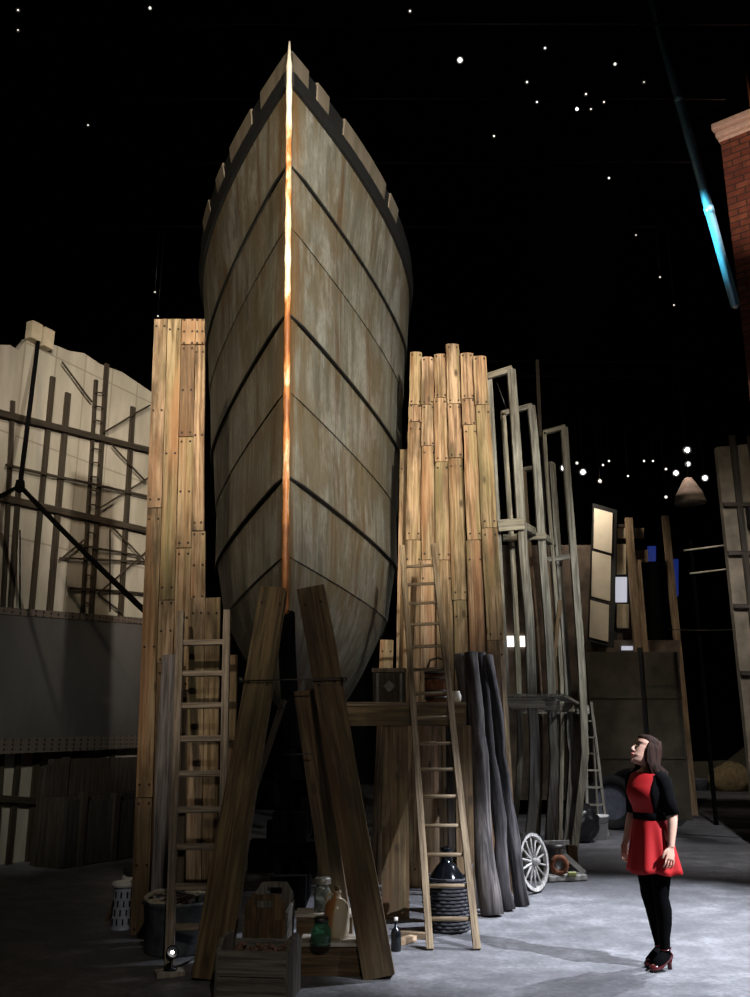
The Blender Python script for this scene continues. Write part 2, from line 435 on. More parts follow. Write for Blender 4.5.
def lathe(name, prof, loc, mat, parent=None, seg=24, label=None, rot=None):
    M = Matrix.Translation(loc)
    if rot is not None: M = M @ rot.to_4x4()
    return link(name, lathe_mesh(prof, seg), mat, parent, M, label)
def slab(name, poly, thick, mat, parent=None, M=None, label=None, axis=V(0, 1, 0), kind=None):
    """polygon (world points in one plane) given a thickness along axis"""
    c = sum(poly, V(0, 0, 0)) / len(poly); bm = bmesh.new()
    a = [bm.verts.new(p - c) for p in poly]; b_ = [bm.verts.new(p - c + axis * thick) for p in poly]
    n = len(poly); bm.faces.new(a); bm.faces.new(b_[::-1])
    for i in range(n): bm.faces.new((a[i], b_[i], b_[(i + 1) % n], a[(i + 1) % n]))
    o = link(name, mesh(bm), mat, parent, Matrix.Translation(c), label)
    if kind: o['kind'] = kind
    return o
def structure(o): o['kind'] = 'structure'; return o

# ------------------------------------------------------------------ room shell
XL, XR, YB, YF, ZC = -11.0, 16.0, 36.0, -6.0, 15.0
bm = bmesh.new(); bmesh.ops.create_grid(bm, x_segments=2, y_segments=2, size=1)
for v in bm.verts: v.co = V((XL + XR) / 2 + v.co.x * (XR - XL) / 2, (YB + YF) / 2 + v.co.y * (YB - YF) / 2, 0)
structure(link('floor', mesh(bm), 'concrete_floor'))
structure(box('ceiling', V((XL + XR) / 2, (YB + YF) / 2, ZC + .1), (XR - XL, YB - YF, .2), 'black_drape', bev=0))
structure(box('wall_back', V((XL + XR) / 2, YB + .1, ZC / 2), (XR - XL, .2, ZC), 'black_drape', bev=0))
structure(box('wall_front', V((XL + XR) / 2, YF - .1, ZC / 2), (XR - XL, .2, ZC), 'black_drape', bev=0))
structure(box('wall_right', V(XR + .1, (YB + YF) / 2, ZC / 2), (.2, YB - YF, ZC), 'black_drape', bev=0))

# left cloth wall, running obliquely away
WP0 = V(-5.09, 13.1, 0); WP1 = V(-3.71, 15.8, 0)
WD = (WP1 - WP0).normalized(); WN = V(WD.y, -WD.x, 0)          # normal towards the hall
if (CAM - WP0).dot(WN) < 0: WN = -WN
def wall_hit(px, py, off=0.0):
    d = ray(px, py); P = WP0 + WN * off
    return CAM + d * ((P - CAM).dot(WN) / d.dot(WN))
ang = math.atan2(WD.y, WD.x)
A = WP0 - WD * 3.0; B = wall_hit(172, 600); B.z = 0
Lw = (B - A).length
tops = [(p - A).dot(WD) for p in [wall_hit(x, y) for x, y in ((-30, 344), (10, 345), (18, 350), (28, 338), (50, 343), (70, 351), (84, 353), (100, 364), (122, 372), (150, 391))]]
topz = [wall_hit(x, y).z for x, y in ((-30, 344), (10, 345), (18, 350), (28, 338), (50, 343), (70, 351), (84, 353), (100, 364), (122, 372), (150, 391))]
bm = bmesh.new(); f_ = [V(0, 0, 0), V(Lw, 0, 0), V(Lw, 0, topz[-1])] + [V(t, 0, z) for t, z in reversed(list(zip(tops, topz)))] + [V(0, 0, topz[0])]
fr = [bm.verts.new(p) for p in f_]; bk = [bm.verts.new(p + V(0, .12, 0)) for p in f_]
bm.faces.new(fr); bm.faces.new(bk[::-1])
for i in range(len(fr)): bm.faces.new((fr[i], bk[i], bk[(i + 1) % len(fr)], fr[(i + 1) % len(fr)]))
Mw = Matrix.Translation(A) @ Matrix.Rotation(ang, 4, 'Z')
structure(link('wall_left', mesh(bm), 'cream_cloth', None, Mw))
structure(box('wall_left_outer', V(XL - .1, (YB + YF) / 2, ZC / 2), (.2, YB - YF, ZC), 'black_drape', bev=0))

# scaffolding against the cloth wall
SW = .72
sc_t = thing('scaffolding', WP0 + WN * .2, 'dark timber scaffolding of posts, rails and braces standing against the cream wall', 'scaffolding')
def wbar(name, a, b_, w, off, d=.07, m='wall_timber', seg=6):
    w *= SW; d *= .5; off = .03 + off * .35
    p0 = wall_hit(a[0], a[1], off); p1 = wall_hit(b_[0], b_[1], off)
    if p0.z > p1.z: p0, p1 = p1, p0
    return bar(name, p0, p1, w, d, m, sc_t, facing=WN, wob=.01, seg=seg)
for (a, b_, w) in [((13, 401), (3, 600), .085), ((53, 377), (32, 606), .11), ((68, 393), (50, 606), .14), ((133, 407), (121, 608), .13),
                   ((107, 364), (91.5, 608), .11), ((96, 380), (83, 606), .08), ((19, 480), (11, 606), .10)]:
    pt = wall_hit(*a, .03); pb = wall_hit(*b_, .03)
    d = (pb - pt); pb = pt + d * (pt.z / -d.z) if d.z < 0 else pb       # carry every post down to the floor
    bar('post', pb, pt, w * SW, .045, 'wall_timber', sc_t, facing=WN, wob=.01)
for (a, b_, w) in [((-40, 403), (150, 450), .13), ((-40, 488), (150, 531), .14), ((-40, 795), (60, 803), .12)]:
    wbar('rail', a, b_, w, .20)
for (a, b_, w) in [((6, 465), (150, 497), .05), ((60, 558), (150, 562), .04), ((70, 588), (150, 594), .05), ((80, 545), (140, 556), .04)]:
    wbar('rail', a, b_, w, .20)
for (a, b_) in [((104, 432), (150, 405)), ((112, 445), (146, 482)), ((100, 508), (148, 478)), ((98, 594), (146, 552)), ((98, 594), (122, 613)),
                ((106, 520), (146, 562)), ((60, 560), (84, 540)), ((62, 362), (92, 402))]:
    wbar('brace', a, b_, .035, .24, .04)
for k in range(16):
    y = 392 + k * 14
    x0 = 96 - (y - 380) * .0575; x1 = 106 - (y - 364) * .0635
    wbar('rung', (x0, y), (x1, y + 1.5), .03, .20, .04, seg=2)
# small pale boards, modelled as boxes, along the top edge of the wall
for px, py, s in [(34, 332, .22), (46, 339, .24)]:
    p = wall_hit(px, py, .08)
    o = box('wall_top_box', p, (.20, .14, s * 1.3), 'timber_cream', None, label=None, rot=Matrix.Rotation(ang, 3, 'Z'))
    set_(o, ('small pale box to the left of the rope end on the wall top' if px < 40 else 'small pale box to the right of the rope end on the wall top'), 'box', 'pale boxes on the wall top')

# dark screen hanging low on the left
scr = thing('grey_screen', wall_hit(70, 680, .3), 'broad dark grey screen with dotted hems hanging across the lower left wall', 'screen')
q = [wall_hit(-60, 602, .3), wall_hit(150, 618.5, .3), wall_hit(150, 747.5, .3), wall_hit(-60, 757, .3)]
slab('panel', q, .03, 'screen_grey', scr, axis=-WN)
def strip(a, b_, h, up):
    p = [wall_hit(*a, .33), wall_hit(*b_, .33)]; u = V(0, 0, h * up)
    return [p[0], p[1], p[1] + u, p[0] + u]
slab('hem', strip((-60, 602), (150, 618.5), .10, -1), .028, 'perforated_hem', scr, axis=-WN)
slab('hem', strip((-60, 757), (150, 747.5), .20, 1), .028, 'perforated_hem', scr, axis=-WN)
for px in (20, 110):
    rod('hanger', wall_hit(px, 612, .26), wall_hit(px, 530, .26), .012, 'black_metal', scr)

# rope bridle hanging in front of it
Yr = 11.0
br_t = thing('rope_bridle', at(20, 486, Yr), 'thick black rope forking in two in front of the cream wall', 'rope')
def sag(a, b_, s, n=10):
    return [a.lerp(b_, i / n) - V(0, 0, s * 4 * (i / n) * (1 - i / n)) for i in range(n + 1)]
tube('rope_tail', sag(at(20, 486, Yr), wall_hit(39, 334, .03), .0), .032, 'rope_dark', br_t)
tube('rope_tail', sag(at(20, 486, Yr), at(-30, 512, Yr), 0.0), .028, 'rope_dark', br_t)
tube('rope_tail', sag(at(20, 486, Yr), at(152, 618, 8.95), .02), .030, 'rope_dark', br_t)
lathe('knot', [(0, -.10), (.05, -.07), (.062, 0), (.05, .07), (0, .10)], at(20, 486, Yr), 'rope_dark', br_t, 12)

# dark timber stall at the foot of the left wall
st = thing('timber_stall', WP0 + WD * 2.5 + WN * .6, 'low dark timber stall with grey front boards below the screen', 'stall')
def sh(px, py, off): return wall_hit(px, py, off)
def wbox(name, pxa, pxb, ytop, off0, off1, mat, zb=0.0, parent=None):
    a = wall_hit(pxa, 850, off1); b_ = wall_hit(pxb, 850, off1); a.z = b_.z = zb
    t = wall_hit((pxa + pxb) / 2, ytop, off1).z
    poly = [a, b_, V(b_.x, b_.y, t), V(a.x, a.y, t)]
    return slab(name, poly, off1 - off0, mat, parent, axis=-WN)
wbox('back_panel', 46, 150, 758, .34, .45, 'dark_timber', 0, st)
a = wall_hit(47, 760, .46); 
poly = [wall_hit(37, 855, .5), wall_hit(62, 852, .5), wall_hit(70, 757, .5), wall_hit(46, 768, .5)]
for p in poly[:2]: p.z = 0
slab('side_board', poly, .12, 'dark_timber', st, axis=-WN)
wbox('counter', 62, 150, 795, .5, 1.0, 'dark_timber', 0, st)
for xa, xb in ((64, 78), (86, 110), (118, 150)):
    wbox('front_board', xa, xb, 800, 1.0, 1.05, 'stall_grey', .02, st)
for xa in (79, 112):
    wbox('post', xa, xa + 5, 793, 1.0, 1.09, 'dark_timber', 0, st)

# ------------------------------------------------------------------ the ship's bow
TILT = .018
BX, BY = -.80, 8.0
AX = math.tan(R(2.0))
KN = [(1.70, .04, 1.2, 4.7), (1.95, .30, 1.2, 4.7), (2.15, .50, 1.2, 4.7), (2.7, .85, 1.2, 4.7), (3.26, 1.13, 1.2, 4.7), (4.02, 1.27, 1.2, 4.7), (4.86, 1.31, 1.2, 4.7),
      (5.67, 1.38, 1.22, 4.7), (6.63, 1.45, 1.25, 4.7), (7.34, 1.50, 1.3, 4.7), (8.28, 1.60, 1.6, 4.9), (8.95, 1.70, 1.75, 5.0)]
def knot(z):
    if z <= KN[0][0]: return KN[0][1:]
    for a, b_ in zip(KN, KN[1:]):
        if z <= b_[0]:
            t = (z - a[0]) / (b_[0] - a[0]); return tuple(a[i] + (b_[i] - a[i]) * t for i in (1, 2, 3))
    return KN[-1][1:]
def fore(z): return max(0, 3.1 - z) ** 2 * .42
def hb(s, z):
    Bm, p, L = knot(z); u = min(1, max(0, s / L)); v = Bm * (1 - (1 - u) ** p)
    if s > 6.5: v *= 1 - ((s - 6.5) / 5) ** 2
    return v
MAJOR = [4.02, 5.67, 7.34]; MINOR = [3.26, 4.86, 6.63]
SEAMS = sorted([1.70] + MAJOR + MINOR + [8.28])
def hull_pt(s, z, side, off=0.0):
    y = BY + fore(z) + s
    x = BX - TILT * (z - 2.85) * 1.0 - AX * s + side * (hb(s, z) + off)
    return V(x, y, z)
ship_loc = V(BX, BY + 1.6, 0)
ship = thing('ship_bow', ship_loc, 'towering grey plated ship bow with rust-streaked stem, shored up in the hall', 'ship')
SS = [0, .12, .3, .55, .85, 1.2, 1.6, 2.0, 2.5, 3.0, 3.5, 4.0, 4.4, 4.8, 5.3, 6.0, 7.0, 8.0]
rows = []
for a, b_ in zip(SEAMS, SEAMS[1:]):
    lip = .032 if a in MAJOR else (.018 if a in MINOR else 0)
    n = 5
    for i in range(n + 1):
        t = i / n; rows.append((a + (b_ - a) * t, lip * (1 - t)))
bm = bmesh.new(); G = {}
for side in (-1, 1):
    for j, (z, off) in enumerate(rows):
        for i, s in enumerate(SS):
            o = off * min(1, s / .25)
            G[side, j, i] = bm.verts.new(hull_pt(s, z, side, o + (.004 if i else 0)) - ship_loc)
for side in (-1, 1):
    for j in range(len(rows) - 1):
        for i in range(len(SS) - 1):
            q = (G[side, j, i], G[side, j, i + 1], G[side, j + 1, i + 1], G[side, j + 1, i])
            bm.faces.new(q if side > 0 else q[::-1])
nr = len(rows) - 1; ns = len(SS) - 1
for i in range(ns):
    bm.faces.new((G[1, nr, i], G[1, nr, i + 1], G[-1, nr, i + 1], G[-1, nr, i]))
    bm.faces.new((G[1, 0, i], G[-1, 0, i], G[-1, 0, i + 1], G[1, 0, i + 1]))
for j in range(nr): bm.faces.new((G[1, j, ns], G[-1, j, ns], G[-1, j + 1, ns], G[1, j + 1, ns]))
bmesh.ops.remove_doubles(bm, verts=bm.verts, dist=.0006)
me = mesh(bm, smooth=True)
o = link('hull', me, 'hull_paint', ship, Matrix.Translation(ship_loc))
try: me.set_sharp_from_angle(angle=R(28))
except Exception: pass
# lapped seams: dark beads deepen the shadow line under each lap
for z in MAJOR:
    for side in (-1, 1):
        pts = [hull_pt(s, z - .012, side, .035 * min(1, s / .25)) for s in SS]
        tube('plate_seam', pts, .014, 'band_dark', ship, 6)
# rubbing band and bulwark
def sheet(name, s0, s1, z0, z1, off, th, side, mat, n=14):
    bm = bmesh.new(); c = hull_pt(0, z0, 0); rings = []
    for i in range(n + 1):
        s = s0 + (s1 - s0) * i / n
        ring = [hull_pt(s, z0, side, off), hull_pt(s, z1, side, off), hull_pt(s, z1, side, off - th), hull_pt(s, z0, side, off - th)]
        rings.append([bm.verts.new(p - c) for p in ring])
    for a, b_ in zip(rings, rings[1:]):
        for k in range(4): bm.faces.new((a[k], a[(k + 1) % 4], b_[(k + 1) % 4], b_[k]))
    bm.faces.new(rings[0]); bm.faces.new(rings[-1][::-1])
    return link(name, mesh(bm), mat, ship, Matrix.Translation(c))
for side in (-1, 1):
    sheet('rubbing_band', 0, 7.5, 8.27, 8.45, .05, .06, side, 'band_dark', 24)
    sheet('bulwark', 0.02, 7.5, 8.44, 8.70, .0, .04, side, 'band_dark', 24)
for side, spans in ((1, [(.02, .32), (.50, .74), (1.1, 2.4), (2.6, 3.0)]), (-1, [(.02, .66), (.93, 1.65), (1.95, 2.3), (2.75, 3.3)])):
    for s0, s1 in spans:
        sheet('bulwark_panel', s0, s1, 8.452, 8.73, .016, .03, side, 'bulwark_paint', 8)
# stem strip
pts = []
for k in range(60):
    z = 2.72 + (8.80 - 2.72) * k / 59; pts.append(hull_pt(0, z, 0) + V(0, -.035, 0))
rad = [.031 + .003 * math.sin(k * 1.7) if k < 57 else .02 - (k - 57) * .005 for k in range(60)]
tube('stem', pts, rad, 'stem_metal', ship, 8, 'bright scraped metal and rust stem', origin=ship_loc)
# keel, coloured black in place of the shade under the bow
tube('keel', [hull_pt(0, 2.75, 0) + V(0, -.01, 0), hull_pt(0, 2.4, 0) + V(0, -.02, 0), hull_pt(0, 2.05, 0) + V(0, -.02, 0), *(hull_pt(s, 1.72, 0) + V(0, 0, -.06) for s in (0.1, 1, 2.5, 4, 6, 8))], .08, 'black_cloth_and_shade', ship, 8)
for Yk in (10.2, 12.6):
    kb = thing('keel_block', V(BX - AX * (Yk - 8), Yk, 0), 'stacked timber block carrying the keel, deep under the bow' if Yk < 11 else 'stacked timber block carrying the keel behind the nearer block', 'keel block')
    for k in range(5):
        box('timber', V(BX - AX * (Yk - 8), Yk, .156 + .31 * k), (.9 if k % 2 else .35, .35 if k % 2 else .9, .305), 'black_cloth_and_shade', kb)  # timber painted black to stand for the deep shade under the hull

# ------------------------------------------------------------------ A-frame shore under the stem
af = thing('a_frame_shore', gnd(290, 977), 'big A-shaped shore of two leaning dark timbers below the bow', 'shore')
yt, ybm = 7.62, 7.06
def pxbar(name, tl, tr, yt_, bl, br_, yb_, Yt, Yb, d, mat, parent, ground=False, **kw):
    """board given by the photo's top and bottom edges at chosen distances"""
    pt = at((tl + tr) / 2, yt_, Yt); pb = at((bl + br_) / 2, yb_, Yb)
    if ground: pb.z = max(0.002, pb.z)
    k = lambda p: (p - CAM).dot(FW) / F_PX
    ax = proj(pt), proj(pb); dx, dy = ax[0][0] - ax[1][0], ax[0][1] - ax[1][1]
    cs = abs(dy) / math.hypot(dx, dy)
    return bar(name, pb, pt, (br_ - bl) * k(pb) * cs, d, mat, parent, w1=(tr - tl) * k(pt) * cs, **kw)
pb = gnd(211, 979); pt = at(274.5, 590, yt)
bar('leg', V(pb.x, pb.y, .0), pt, .255, .16, 'shore_timber', af, w1=.215, wob=.015, nails=[.72, .95])
pb = gnd(379, 977); pt = at(311, 590, yt)
bar('leg', V(pb.x, pb.y, .0), pt, .225, .18, 'shore_timber', af, w1=.235, wob=.015, nails=[.72, .95])
rod('tie_rod', at(240, 681, 7.36), at(345, 678, 7.36), .006, 'iron', af)
for px in (241, 344): lathe('nut', [(.0, -.02), (.024, -.02), (.024, .02), (0, .02)], at(px, 680, 7.36), 'iron', af, 6)
pb = at(345, 890, 7.7); pb.z = 0; bar('brace', V(-.25, 7.95, 0), at(305, 690, 7.72), .19, .14, 'shore_timber', af, wob=.01)
rod('cable', at(285, 754.5, 7.6), at(312, 754, 7.6), .005, 'iron', af)
bar('cable_batten', at(246, 815, 7.75), at(284, 700, 7.9), .05, .05, 'dark_timber', af)

# timber sills between the legs, with jars and a jug on them
def sill(name, pxa, pxb, yfront, Yf, depth, h, label, toplab):
    a = at(pxa, yfront, Yf); b_ = at(pxb, yfront, Yf); L = b_.x - a.x
    t = thing(name, V((a.x + b_.x) / 2, Yf + depth / 2, 0), label, 'timber block', None)
    bar('beam', V(a.x, Yf + depth / 2, h / 2 - .012), V(b_.x, Yf + depth / 2, h / 2 - .012), depth, h - .025, 'shore_timber', t, facing=V(0, 0, 1))
    bar('top_board', V(a.x - .01, Yf + depth / 2 - .01, h - .012), V(b_.x, Yf + depth / 2 - .01, h - .012), depth + .02, .024, 'pale_board', t, facing=V(0, 0, 1), label=toplab)
    return t
SY = 7.16
sill('sill_timber', 301, 364, 960, SY, .30, .225, 'low timber sill with pale top between the shore legs, nearest the camera', 'pale top board')
sill('sill_timber', 296, 352, 940, 7.62, .24, .34, 'second timber sill with pale top behind the nearer sill', 'pale top board')

# jars and jug
p = atz(321, 944.5, .225)
k_ = lambda P: (P - CAM).dot(FW) / F_PX
t = thing('glass_jar', p, 'squat green glass jar on the front sill left of the jug', 'jar')
r = 10.5 * k_(p); h = .15
lathe('body', [(0, 0), (r * .9, 0), (r, .015), (r, h * .62), (r * .82, h * .8), (r * .7, h * .86), (r * .7, h), (r * .62, h), (r * .62, h * .84), (r * .9, h * .6), (r * .9, .02), (0, .012)], p, 'green_glass', t)
lathe('lid', [(0, h), (r * .74, h), (r * .74, h + .03), (r * .5, h + .036), (0, h + .036)], p, 'iron', t)
p2 = V(atz(319, 922, .34).x, 7.72, .34)
t = thing('glass_jar', p2, 'tall grey glass jar with metal lid on the rear sill behind the green jar', 'jar')
r = 8.5 * k_(p2); h = .20
lathe('body', [(0, 0), (r * .95, 0), (r, .02), (r, h * .75), (r * .78, h * .87), (r * .75, h), (r * .66, h), (r * .7, h * .85), (r * .9, h * .72), (r * .9, .02), (0, .012)], p2, 'grey_glass', t)
lathe('lid', [(0, h), (r * .98, h), (r, h + .01), (r, h + .04), (r * .9, h + .05), (0, h + .05)], p2, 'screw_lid', t)
p3 = atz(336.5, 938, .225); p3.y += .02
t = thing('stoneware_jug', p3, 'round-shouldered stoneware jug half brown half cream on the front sill', 'jug')
r = 12.8 * k_(p3); h = .325
lathe('body', [(0, 0), (r * .86, 0), (r * .95, .02), (r, .06), (r, h * .50), (r * .97, h * .62), (r * .86, h * .72), (r * .62, h * .80), (r * .36, h * .845), (r * .27, h * .93), (r * .34, h * .95), (r * .34, h), (r * .2, h), (0, h * .98)], p3, 'stoneware', t, 28)
tube('handle', [p3 + V(-r * .26, 0, h * .91), p3 + V(-r * .62, 0, h * .93), p3 + V(-r * .8, 0, h * .84), p3 + V(-r * .74, 0, h * .70)], .011, 'stoneware', t, 8)
lathe('cork', [(0, h), (r * .18, h), (r * .22, h + .03), (0, h + .032)], p3, 'crate_brown', t, 12)

# grey crate in the foreground
def crate_end(bm, w, d, h, peak, th, hole=True):
    pass
def end_poly(w, h, peak, ch):
    return [(-w / 2, 0), (w / 2, 0), (w / 2, h), (w / 2 - ch, peak), (-w / 2 + ch, peak), (-w / 2, h)]
def extrude_poly(poly, th, hole=None):
    """poly in XZ, thick in Y, optional slot hole (cx, cz, w, h)"""
    bm = bmesh.new()
    if hole is None:
        a = [bm.verts.new((x, -th / 2, z)) for x, z in poly]; b_ = [bm.verts.new((x, th / 2, z)) for x, z in poly]; n = len(a)
        bm.faces.new(a); bm.faces.new(b_[::-1])
        for i in range(n): bm.faces.new((a[i], b_[i], b_[(i + 1) % n], a[(i + 1) % n]))
    else:
        cx, cz, w, h = hole; hp = [(cx - w / 2, cz - h / 2), (cx + w / 2, cz - h / 2), (cx + w / 2, cz + h / 2), (cx - w / 2, cz + h / 2)]
        (bl, br_, tr, ptr, ptl, tl) = poly
        for sgn in (-1, 1):
            vo = [bm.verts.new((x, sgn * th / 2, z)) for x, z in poly]; vh = [bm.verts.new((x, sgn * th / 2, z)) for x, z in hp]
            fs = [(vo[0], vo[1], vh[1], vh[0]), (vo[1], vo[2], vh[2], vh[1]), (vo[2], vo[3], vh[2]), (vo[3], vo[4], vh[3], vh[2]), (vo[4], vo[5], vh[3]), (vo[5], vo[0], vh[0], vh[3])]
            for f in fs: bm.faces.new(f if sgn < 0 else f[::-1])
            if sgn < 0: ao, ah = vo, vh
        for i in range(6): bm.faces.new((ao[i], vo[i], vo[(i + 1) % 6], ao[(i + 1) % 6]))
        for i in range(4): bm.faces.new((ah[i], ah[(i + 1) % 4], vh[(i + 1) % 4], vh[i]))
    return mesh(bm)
fc = V(-.775, 6.62, 0)          # front crate centre
CW, CD, CHh = .46, .38, .30
fcr = thing('wooden_crate', fc, 'open grey wooden crate heaped with rubble in the foreground', 'crate')
RZ = Matrix.Rotation(R(-7), 4, 'Z')
Mfc = Matrix.Translation(fc) @ RZ
for sgn in (-1, 1):
    for k in range(2):
        bm = bmesh.new(); add_box(bm, (0, 0, 0), (.022, .152, CW), .004)   # local Z = long axis
        M = Mfc @ Matrix.Translation((0, sgn * CD / 2, .085 + .158 * k)) @ Matrix.Rotation(PI / 2, 4, 'Y') @ Matrix.Rotation(PI / 2, 4, 'Z') @ Matrix.Rotation(PI/2, 4, 'Z')
        # orient: width vertical, thickness along Y
        M = Mfc @ Matrix.Translation((0, sgn * CD / 2, .085 + .158 * k)) @ Matrix(((0, 0, 1, 0), (1, 0, 0, 0), (0, 1, 0, 0), (0, 0, 0, 1)))
        link('side_board', mesh(bm), 'crate_grey', fcr, M)
for sgn in (-1, 1):
    me = extrude_poly(end_poly(CD + .02, CHh, CHh + .075, .09), .028)
    link('end_panel', me, 'crate_grey', fcr, Mfc @ Matrix.Translation((sgn * CW / 2, 0, .004)) @ Matrix.Rotation(PI / 2, 4, 'Z'))
bm = bmesh.new(); add_box(bm, (0, 0, 0), (CW - .04, CD - .03, .02)); link('bottom', mesh(bm), 'crate_grey', fcr, Mfc @ Matrix.Translation((0, 0, .02)))
bm = bmesh.new()
bmesh.ops.create_grid(bm, x_segments=14, y_segments=12, size=.5)
for v in bm.verts:
    x, y = v.co.x * (CW - .05), v.co.y * (CD - .04)
    v.co = V(x, y, .235 + .05 * noise.noise(V(x * 9, y * 9, 0)) + .03 * (1 - (v.co.x * 2) ** 2))
for k in range(80):
    p = V(random.uniform(-.46, .46) * (CW - .08), random.uniform(-.46, .46) * (CD - .08), random.uniform(.24, .30))
    g = bmesh.ops.create_icosphere(bm, subdivisions=1, radius=random.uniform(.014, .034), matrix=Matrix.Translation(p) @ Matrix.Rotation(random.random() * 6, 4, V(1, 1, .3)) @ Matrix.Diagonal((1, .7, .6, 1)))
rb = link('rubble_heap', mesh(bm), 'rubble', fcr, Mfc); rb['kind'] = 'stuff'

# tool tote behind it
tt = V(-.80, 7.42, 0); TWd, TL, TH = .30, .62, .42
tot = thing('tool_tote', tt, 'tall brown tool tote with slotted handle ends behind the rubble crate', 'tote')
zt = .0
for sgn, mt in ((-1, 'crate_brown'), (1, 'crate_grey')):
    me = extrude_poly(end_poly(TWd, .475, .555, .05), .028, (0, .49, .12, .05))
    link('end_panel', me, mt, tot, Matrix.Translation(tt + V(0.0, sgn * TL / 2, 0)) @ Matrix.Rotation(R(-2), 4, 'Z'))
box('end_board', tt + V(0, -TL / 2 - .02, .20), (TWd - .005, .018, .37), 'crate_brown', tot, .004)
for sgn in (-1, 1):
    bar('side_board', tt + V(sgn * TWd / 2, -TL / 2, .22), tt + V(sgn * TWd / 2, TL / 2, .22), .40, .022, 'crate_grey', tot, facing=V(sgn, 0, 0))
box('bottom', tt + V(0, 0, .03), (TWd - .03, TL - .03, .02), 'crate_grey', tot)

# ------------------------------------------------------------------ left hoarding
YL = 8.62
hl = thing('plank_hoarding', gnd(165, 934), 'tall narrow hoarding of nailed pine planks left of the bow', 'hoarding')
# (top l, r, y) (bottom l, r, y)
def hb_(name, a, b_, mat, Y=YL, parent=hl, nails=(.04, .5, .96), d=.05, **kw):
    kw.setdefault('wob', .006)
    gy = b_[2] >= 930
    pt = at((a[0] + a[1]) / 2, a[2], Y); pb = at((b_[0] + b_[1]) / 2, b_[2], Y)
    if gy: pb.z = .0
    k = lambda p: (p - CAM).dot(FW) / F_PX
    return bar(name, pb, pt, (b_[1] - b_[0]) * k(pb) * .995, d, mat, parent, w1=(a[1] - a[0]) * k(pt) * .995, nails=list(nails) if nails else None, **kw)
L1 = lambda y: 154.5 - (y - 320) * .0385       # column edges in the photo
L2 = lambda y: 168 - (y - 320) * .031
L3 = lambda y: 182 - (y - 320) * .024
L4 = lambda y: 196 - (y - 320) * .018
L5 = lambda y: 205 - (y - 320) * .004
def colb(E0, E1, y0, y1, mat, dy=0, **kw):
    hb_('board', (E0(y0) + .3, E1(y0) - .3, y0), (E0(y1) + .3, E1(y1) - .3, y1), mat, YL + dy, **kw)
colb(L1, L2, 320, 508, 'pine'); colb(L1, L2, 509, 797, 'pine', -.01); colb(L1, L2, 798, 936, 'pine_dark')
colb(L2, L3, 320, 600, 'pine', .01); colb(L2, L3, 601, 662, 'pine'); colb(L2, L3, 663, 936, 'pine_dark', .02)
colb(L3, L4, 320, 345, 'pine', -.01); colb(L3, L4, 346, 437, 'pine_dark', .01); colb(L3, L4, 438, 548, 'pine', .01); colb(L3, L4, 549, 690, 'pine', .0); colb(L3, L4, 691, 936, 'pine_dark', .02)
colb(L4, L5, 320, 345, 'pine', -.005); colb(L4, L5, 346, 531, 'pine', .02); colb(L4, lambda y: 206, 532, 600, 'pine', -.01); colb(L4, L5, 601, 936, 'pine_dark', .02)
# ledgers behind the planks hold them together
for y in (360, 520, 700, 850):
    a = at(L1(y) + 4, y, YL + .07); b_ = at(203 - (y - 320) * .012, y, YL + .07)
    bar('ledger', a, b_, .12, .06, 'pine_dark', hl)
# short planks leaning in front
def plank(a, b_, mat, Yt, Yb, label, group=None, d=.05, nails=(.95,), **kw):
    pt = at((a[0] + a[1]) / 2, a[2], Yt); pb = at((b_[0] + b_[1]) / 2, b_[2], Yb); pb.z = 0
    o = bar('leaning_plank', pb, pt, (b_[1] - b_[0]) * (pb - CAM).dot(FW) / F_PX, d, mat, None, w1=(a[1] - a[0]) * (pt - CAM).dot(FW) / F_PX, nails=list(nails) if nails else None, **kw)
    set_(o, label, 'plank', group); return o
G1 = 'short planks leaning at the left hoarding'
plank((190, 205.5, 598), (186, 201, 930), 'pine', 8.46, 8.40, 'pale pine plank behind the left ladder, left one of the two with even tops', G1)
plank((206, 220.5, 598), (202, 217, 930), 'pine', 8.46, 8.40, 'pale pine plank behind the left ladder, right one of the two with even tops', G1)
plank((162, 178, 655), (150, 169, 936), 'grey_plank', 8.42, 8.22, 'weathered grey plank leaning at the left side of the ladder', G1, nails=None, wob=.02)
plank((229.5, 237.5, 655), (222, 231, 930), 'pine_dark', 8.5, 8.45, 'thin brown plank standing just right of the left ladder', G1, nails=None)

